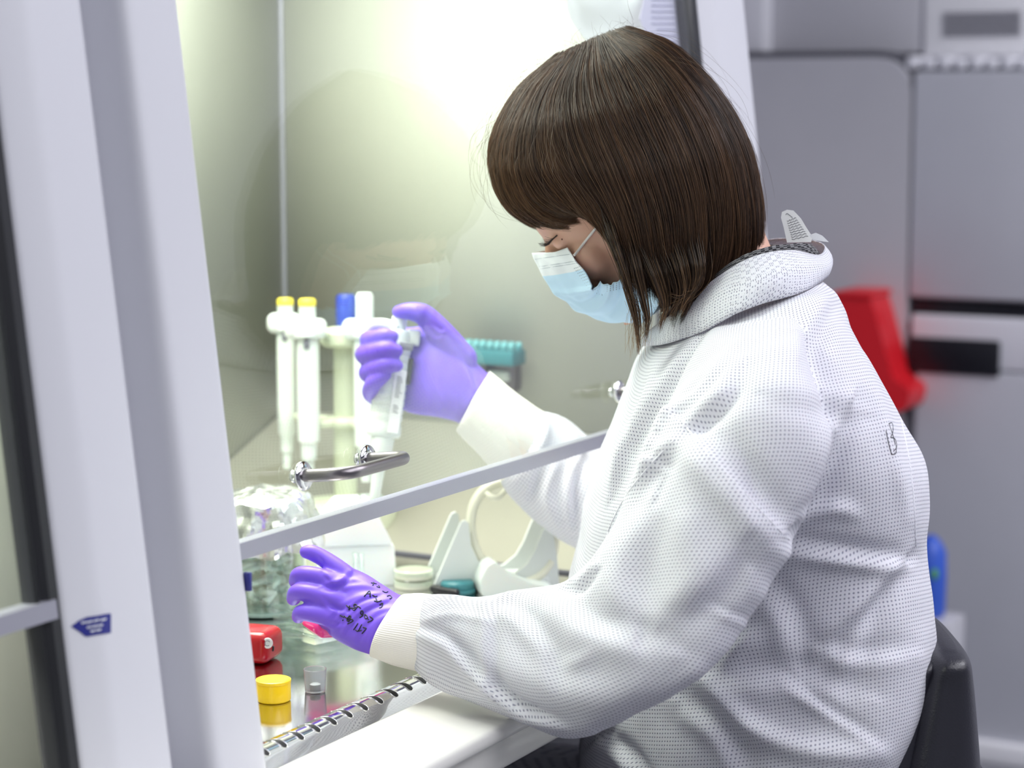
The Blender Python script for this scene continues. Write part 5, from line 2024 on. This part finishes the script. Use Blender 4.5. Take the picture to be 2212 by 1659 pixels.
# loose locks hanging in front of the cheek and mask
for (a, b, c, d, wd, n_) in (((1330, 500), (1352, 600), (1374, 690), (1380, 765), 7, 70), ((1350, 480), (1378, 590), (1398, 680), (1396, 735), 8, 80),
                             ((1300, 470), (1335, 560), (1362, 640), (1378, 705), 7, 60), ((1380, 500), (1420, 600), (1436, 660), (1425, 712), 12, 110),
                             ((1430, 500), (1462, 590), (1468, 640), (1448, 690), 14, 120), ((1480, 500), (1500, 580), (1495, 625), (1470, 675), 16, 120),
                             ((1300, 440), (1325, 520), (1352, 600), (1372, 680), 6, 40)):
    for k in range(n_):
        L = np.array([a, b, c, d], float)
        off = rng.normal(0, 1, 2) * wd
        L[:3] += off * np.array([[1.2, .4], [.9, .3], [.5, .2]])
        L[3] += rng.normal(0, 3, 2) + np.array([0, rng.uniform(-60, 8)])
        C4 = catmull(L, NP_)
        dn = rng.normal(0, .004)
        q = []
        for i, (x, y) in enumerate(C4):
            u = i / (NP_ - 1)
            md = d_c + .19 * (1370 - x) / 2550
            q.append(at(x, y, md - DW * (.80 + .20 * min(1, u * 3.5) - .10 * u) + dn))
        pts.append(np.array(q))
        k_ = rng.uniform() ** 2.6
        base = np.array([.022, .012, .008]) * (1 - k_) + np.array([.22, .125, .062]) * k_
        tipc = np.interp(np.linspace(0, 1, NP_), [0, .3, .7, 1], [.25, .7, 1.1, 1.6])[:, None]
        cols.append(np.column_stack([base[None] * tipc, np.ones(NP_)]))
        rad.append(.00016)
# golden wispy ends under the mask and flyaways over the crown
for k in range(46):
    x0 = rng.normal(1378, 14)
    y0 = rng.uniform(650, 690)
    L = [(x0, y0), (x0 + rng.normal(0, 5), y0 + 40), (x0 - rng.uniform(-4, 14), y0 + rng.uniform(60, 105))]
    C4 = catmull(np.array(L), NP_)
    pts.append(np.array([at(x, y, d_c - .078) for x, y in C4]))
    cols.append(np.tile([.38, .26, .12, 1.0], (NP_, 1)))
    rad.append(.00010)
for k in range(170):
    g0 = int(rng.uniform(0, 120))
    if rng.uniform() < .75:
        g0 = int(rng.uniform(0, 45))
    t0 = rng.uniform(0, .45)
    P_ = PN if rng.uniform() < .6 else PF
    ts = np.linspace(t0, min(1, t0 + rng.uniform(.12, .4), .998), NP_)
    q = np.array([P_[g0, int(t * 63.9)] * (1 - (t * 63.9) % 1) + P_[g0, int(t * 63.9) + 1] * ((t * 63.9) % 1) for t in ts])
    lift = rng.uniform(.004, .022) * np.sin(np.linspace(0, rng.uniform(1.5, 3.1), NP_)) ** 1.2
    dirn = (q - ctr) / np.linalg.norm(q - ctr, axis=1)[:, None]
    q = q + dirn * lift[:, None] + rng.normal(size=3) * .004 * np.linspace(0, 1, NP_)[:, None]
    pts.append(q)
    cols.append(np.tile([.10, .06, .035, 1.0], (NP_, 1)))
    rad.append(.00007)
for k in range(150):
    u = rng.beta(1.2, 1.2)
    x0, y0 = 1105 + 270 * u, 205 - 145 * u ** .8 + rng.uniform(0, 14)
    an = math.radians(rng.uniform(95, 215) if u < .75 else rng.uniform(60, 200))
    ln_ = rng.uniform(14, 75)
    cv = rng.normal(0, .9)
    q, x, y = [], x0, y0
    for i in range(NP_):
        q.append(at(x, y, d_c + .19 * (1370 - x) / 2550 + rng.normal() * .0002))
        x += math.cos(an) * ln_ / NP_
        y -= math.sin(an) * ln_ / NP_
        an += cv / NP_ * 1.6
    pts.append(np.array(q) + FW * rng.normal() * .02)
    cols.append(np.tile([.09, .055, .035, 1.0], (NP_, 1)))
    rad.append(.00006)
hc_ = bpy.data.hair_curves.new('hair_strands')
hc_.add_curves([NP_] * len(pts))
allp = np.concatenate(pts) - world_loc(hair_o)
hc_.position_data.foreach_set('vector', allp.astype(np.float32).ravel())
ra = hc_.attributes.get('radius') or hc_.attributes.new('radius', 'FLOAT', 'POINT')
tp = np.concatenate([np.linspace(1, 1, NP_ - 4), [.9, .7, .5, .25]])
ra.data.foreach_set('value', np.concatenate([r * tp for r in rad]).astype(np.float32))
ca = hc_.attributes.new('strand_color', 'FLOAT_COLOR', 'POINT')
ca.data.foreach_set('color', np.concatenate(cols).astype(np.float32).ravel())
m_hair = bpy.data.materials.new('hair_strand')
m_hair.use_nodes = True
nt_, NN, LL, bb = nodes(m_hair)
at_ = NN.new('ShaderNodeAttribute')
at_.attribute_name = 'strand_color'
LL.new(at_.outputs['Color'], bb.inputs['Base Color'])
bb.inputs['Roughness'].default_value = .40
bb.inputs['Specular IOR Level'].default_value = .30
hc_.materials.append(m_hair)
hso = bpy.data.objects.new('strands', hc_)
COL.objects.link(hso)
hso.parent = hair_o
hso['kind'] = 'stuff'

# ------------------------------------------------------------------ chair
ch0 = np.array([1.63, .55, 0.0])
chair = thing('office_chair', 'black leather chair with a rounded backrest behind the white gown', 'chair', ch0)


def chair_rows(x_off, dth, shrink):
    pass


cr = [(2035, 1332, 2072, 1334), (2008, 1345, 2094, 1350), (1985, 1400, 2106, 1400), (1958, 1500, 2117, 1500), (1930, 1600, 2126, 1600), (1912, 1680, 2130, 1690), (1905, 1800, 2126, 1810), (1930, 1900, 2100, 1905), (1970, 1930, 2060, 1932)]
dch = 1.72
rr_ = rings_px([(a - 38, b + 30, dch, c - 30, d + 30, dch, .085 if 0 < i < 8 else .06) for i, (a, b, c, d) in enumerate(cr)], 60, 56, 3.2)
obj('backrest', skin_rings(rr_), m_leather, chair)
cr2 = [(1990, 1346, 2020, 1340), (1970, 1365, 2026, 1352), (1938, 1420, 2024, 1400), (1905, 1500, 2010, 1500), (1880, 1600, 2000, 1600), (1868, 1680, 1996, 1690), (1862, 1800, 1996, 1810), (1880, 1890, 1990, 1895), (1920, 1915, 1970, 1915)]
rr_ = rings_px([(a - 34, b + 32, dch, c - 30, d + 32, dch, .075 if 0 < i < 8 else .05) for i, (a, b, c, d) in enumerate(cr2)], 60, 56, 3.0)
obj('back_cushion', skin_rings(rr_), m_leather, chair)
obj('seat', box((1.40, .36, .42), (1.86, .86, .505), .035, 5), m_leather, chair, angle=60)
obj('column', lathe([(.025, .08), (.025, .42)], (1.63, .6, 0), n=24), m_brushed, chair)
obj('back_support', tube([(1.72, .55, .47), (1.76, .40, .47), (1.79, .335, .62), at(2040, 1750, 1.74)], .016, 12, samples=20), m_black, chair)
for k in range(5):
    a = 2 * math.pi * k / 5 + .3
    e = np.array([1.63 + .27 * math.cos(a), .6 + .27 * math.sin(a), .07])
    lg = obj('leg', tube([(1.63, .6, .10), e], [.022, .014], 12), m_black, chair)
    obj('caster', lathe([(0, -.012), (.026, -.012), (.028, -.008), (.028, .008), (.026, .012), (0, .012)], (e[0], e[1], .029), (math.cos(a + 1.5), math.sin(a + 1.5), 0), 20), m_gasket, lg)
print('done')
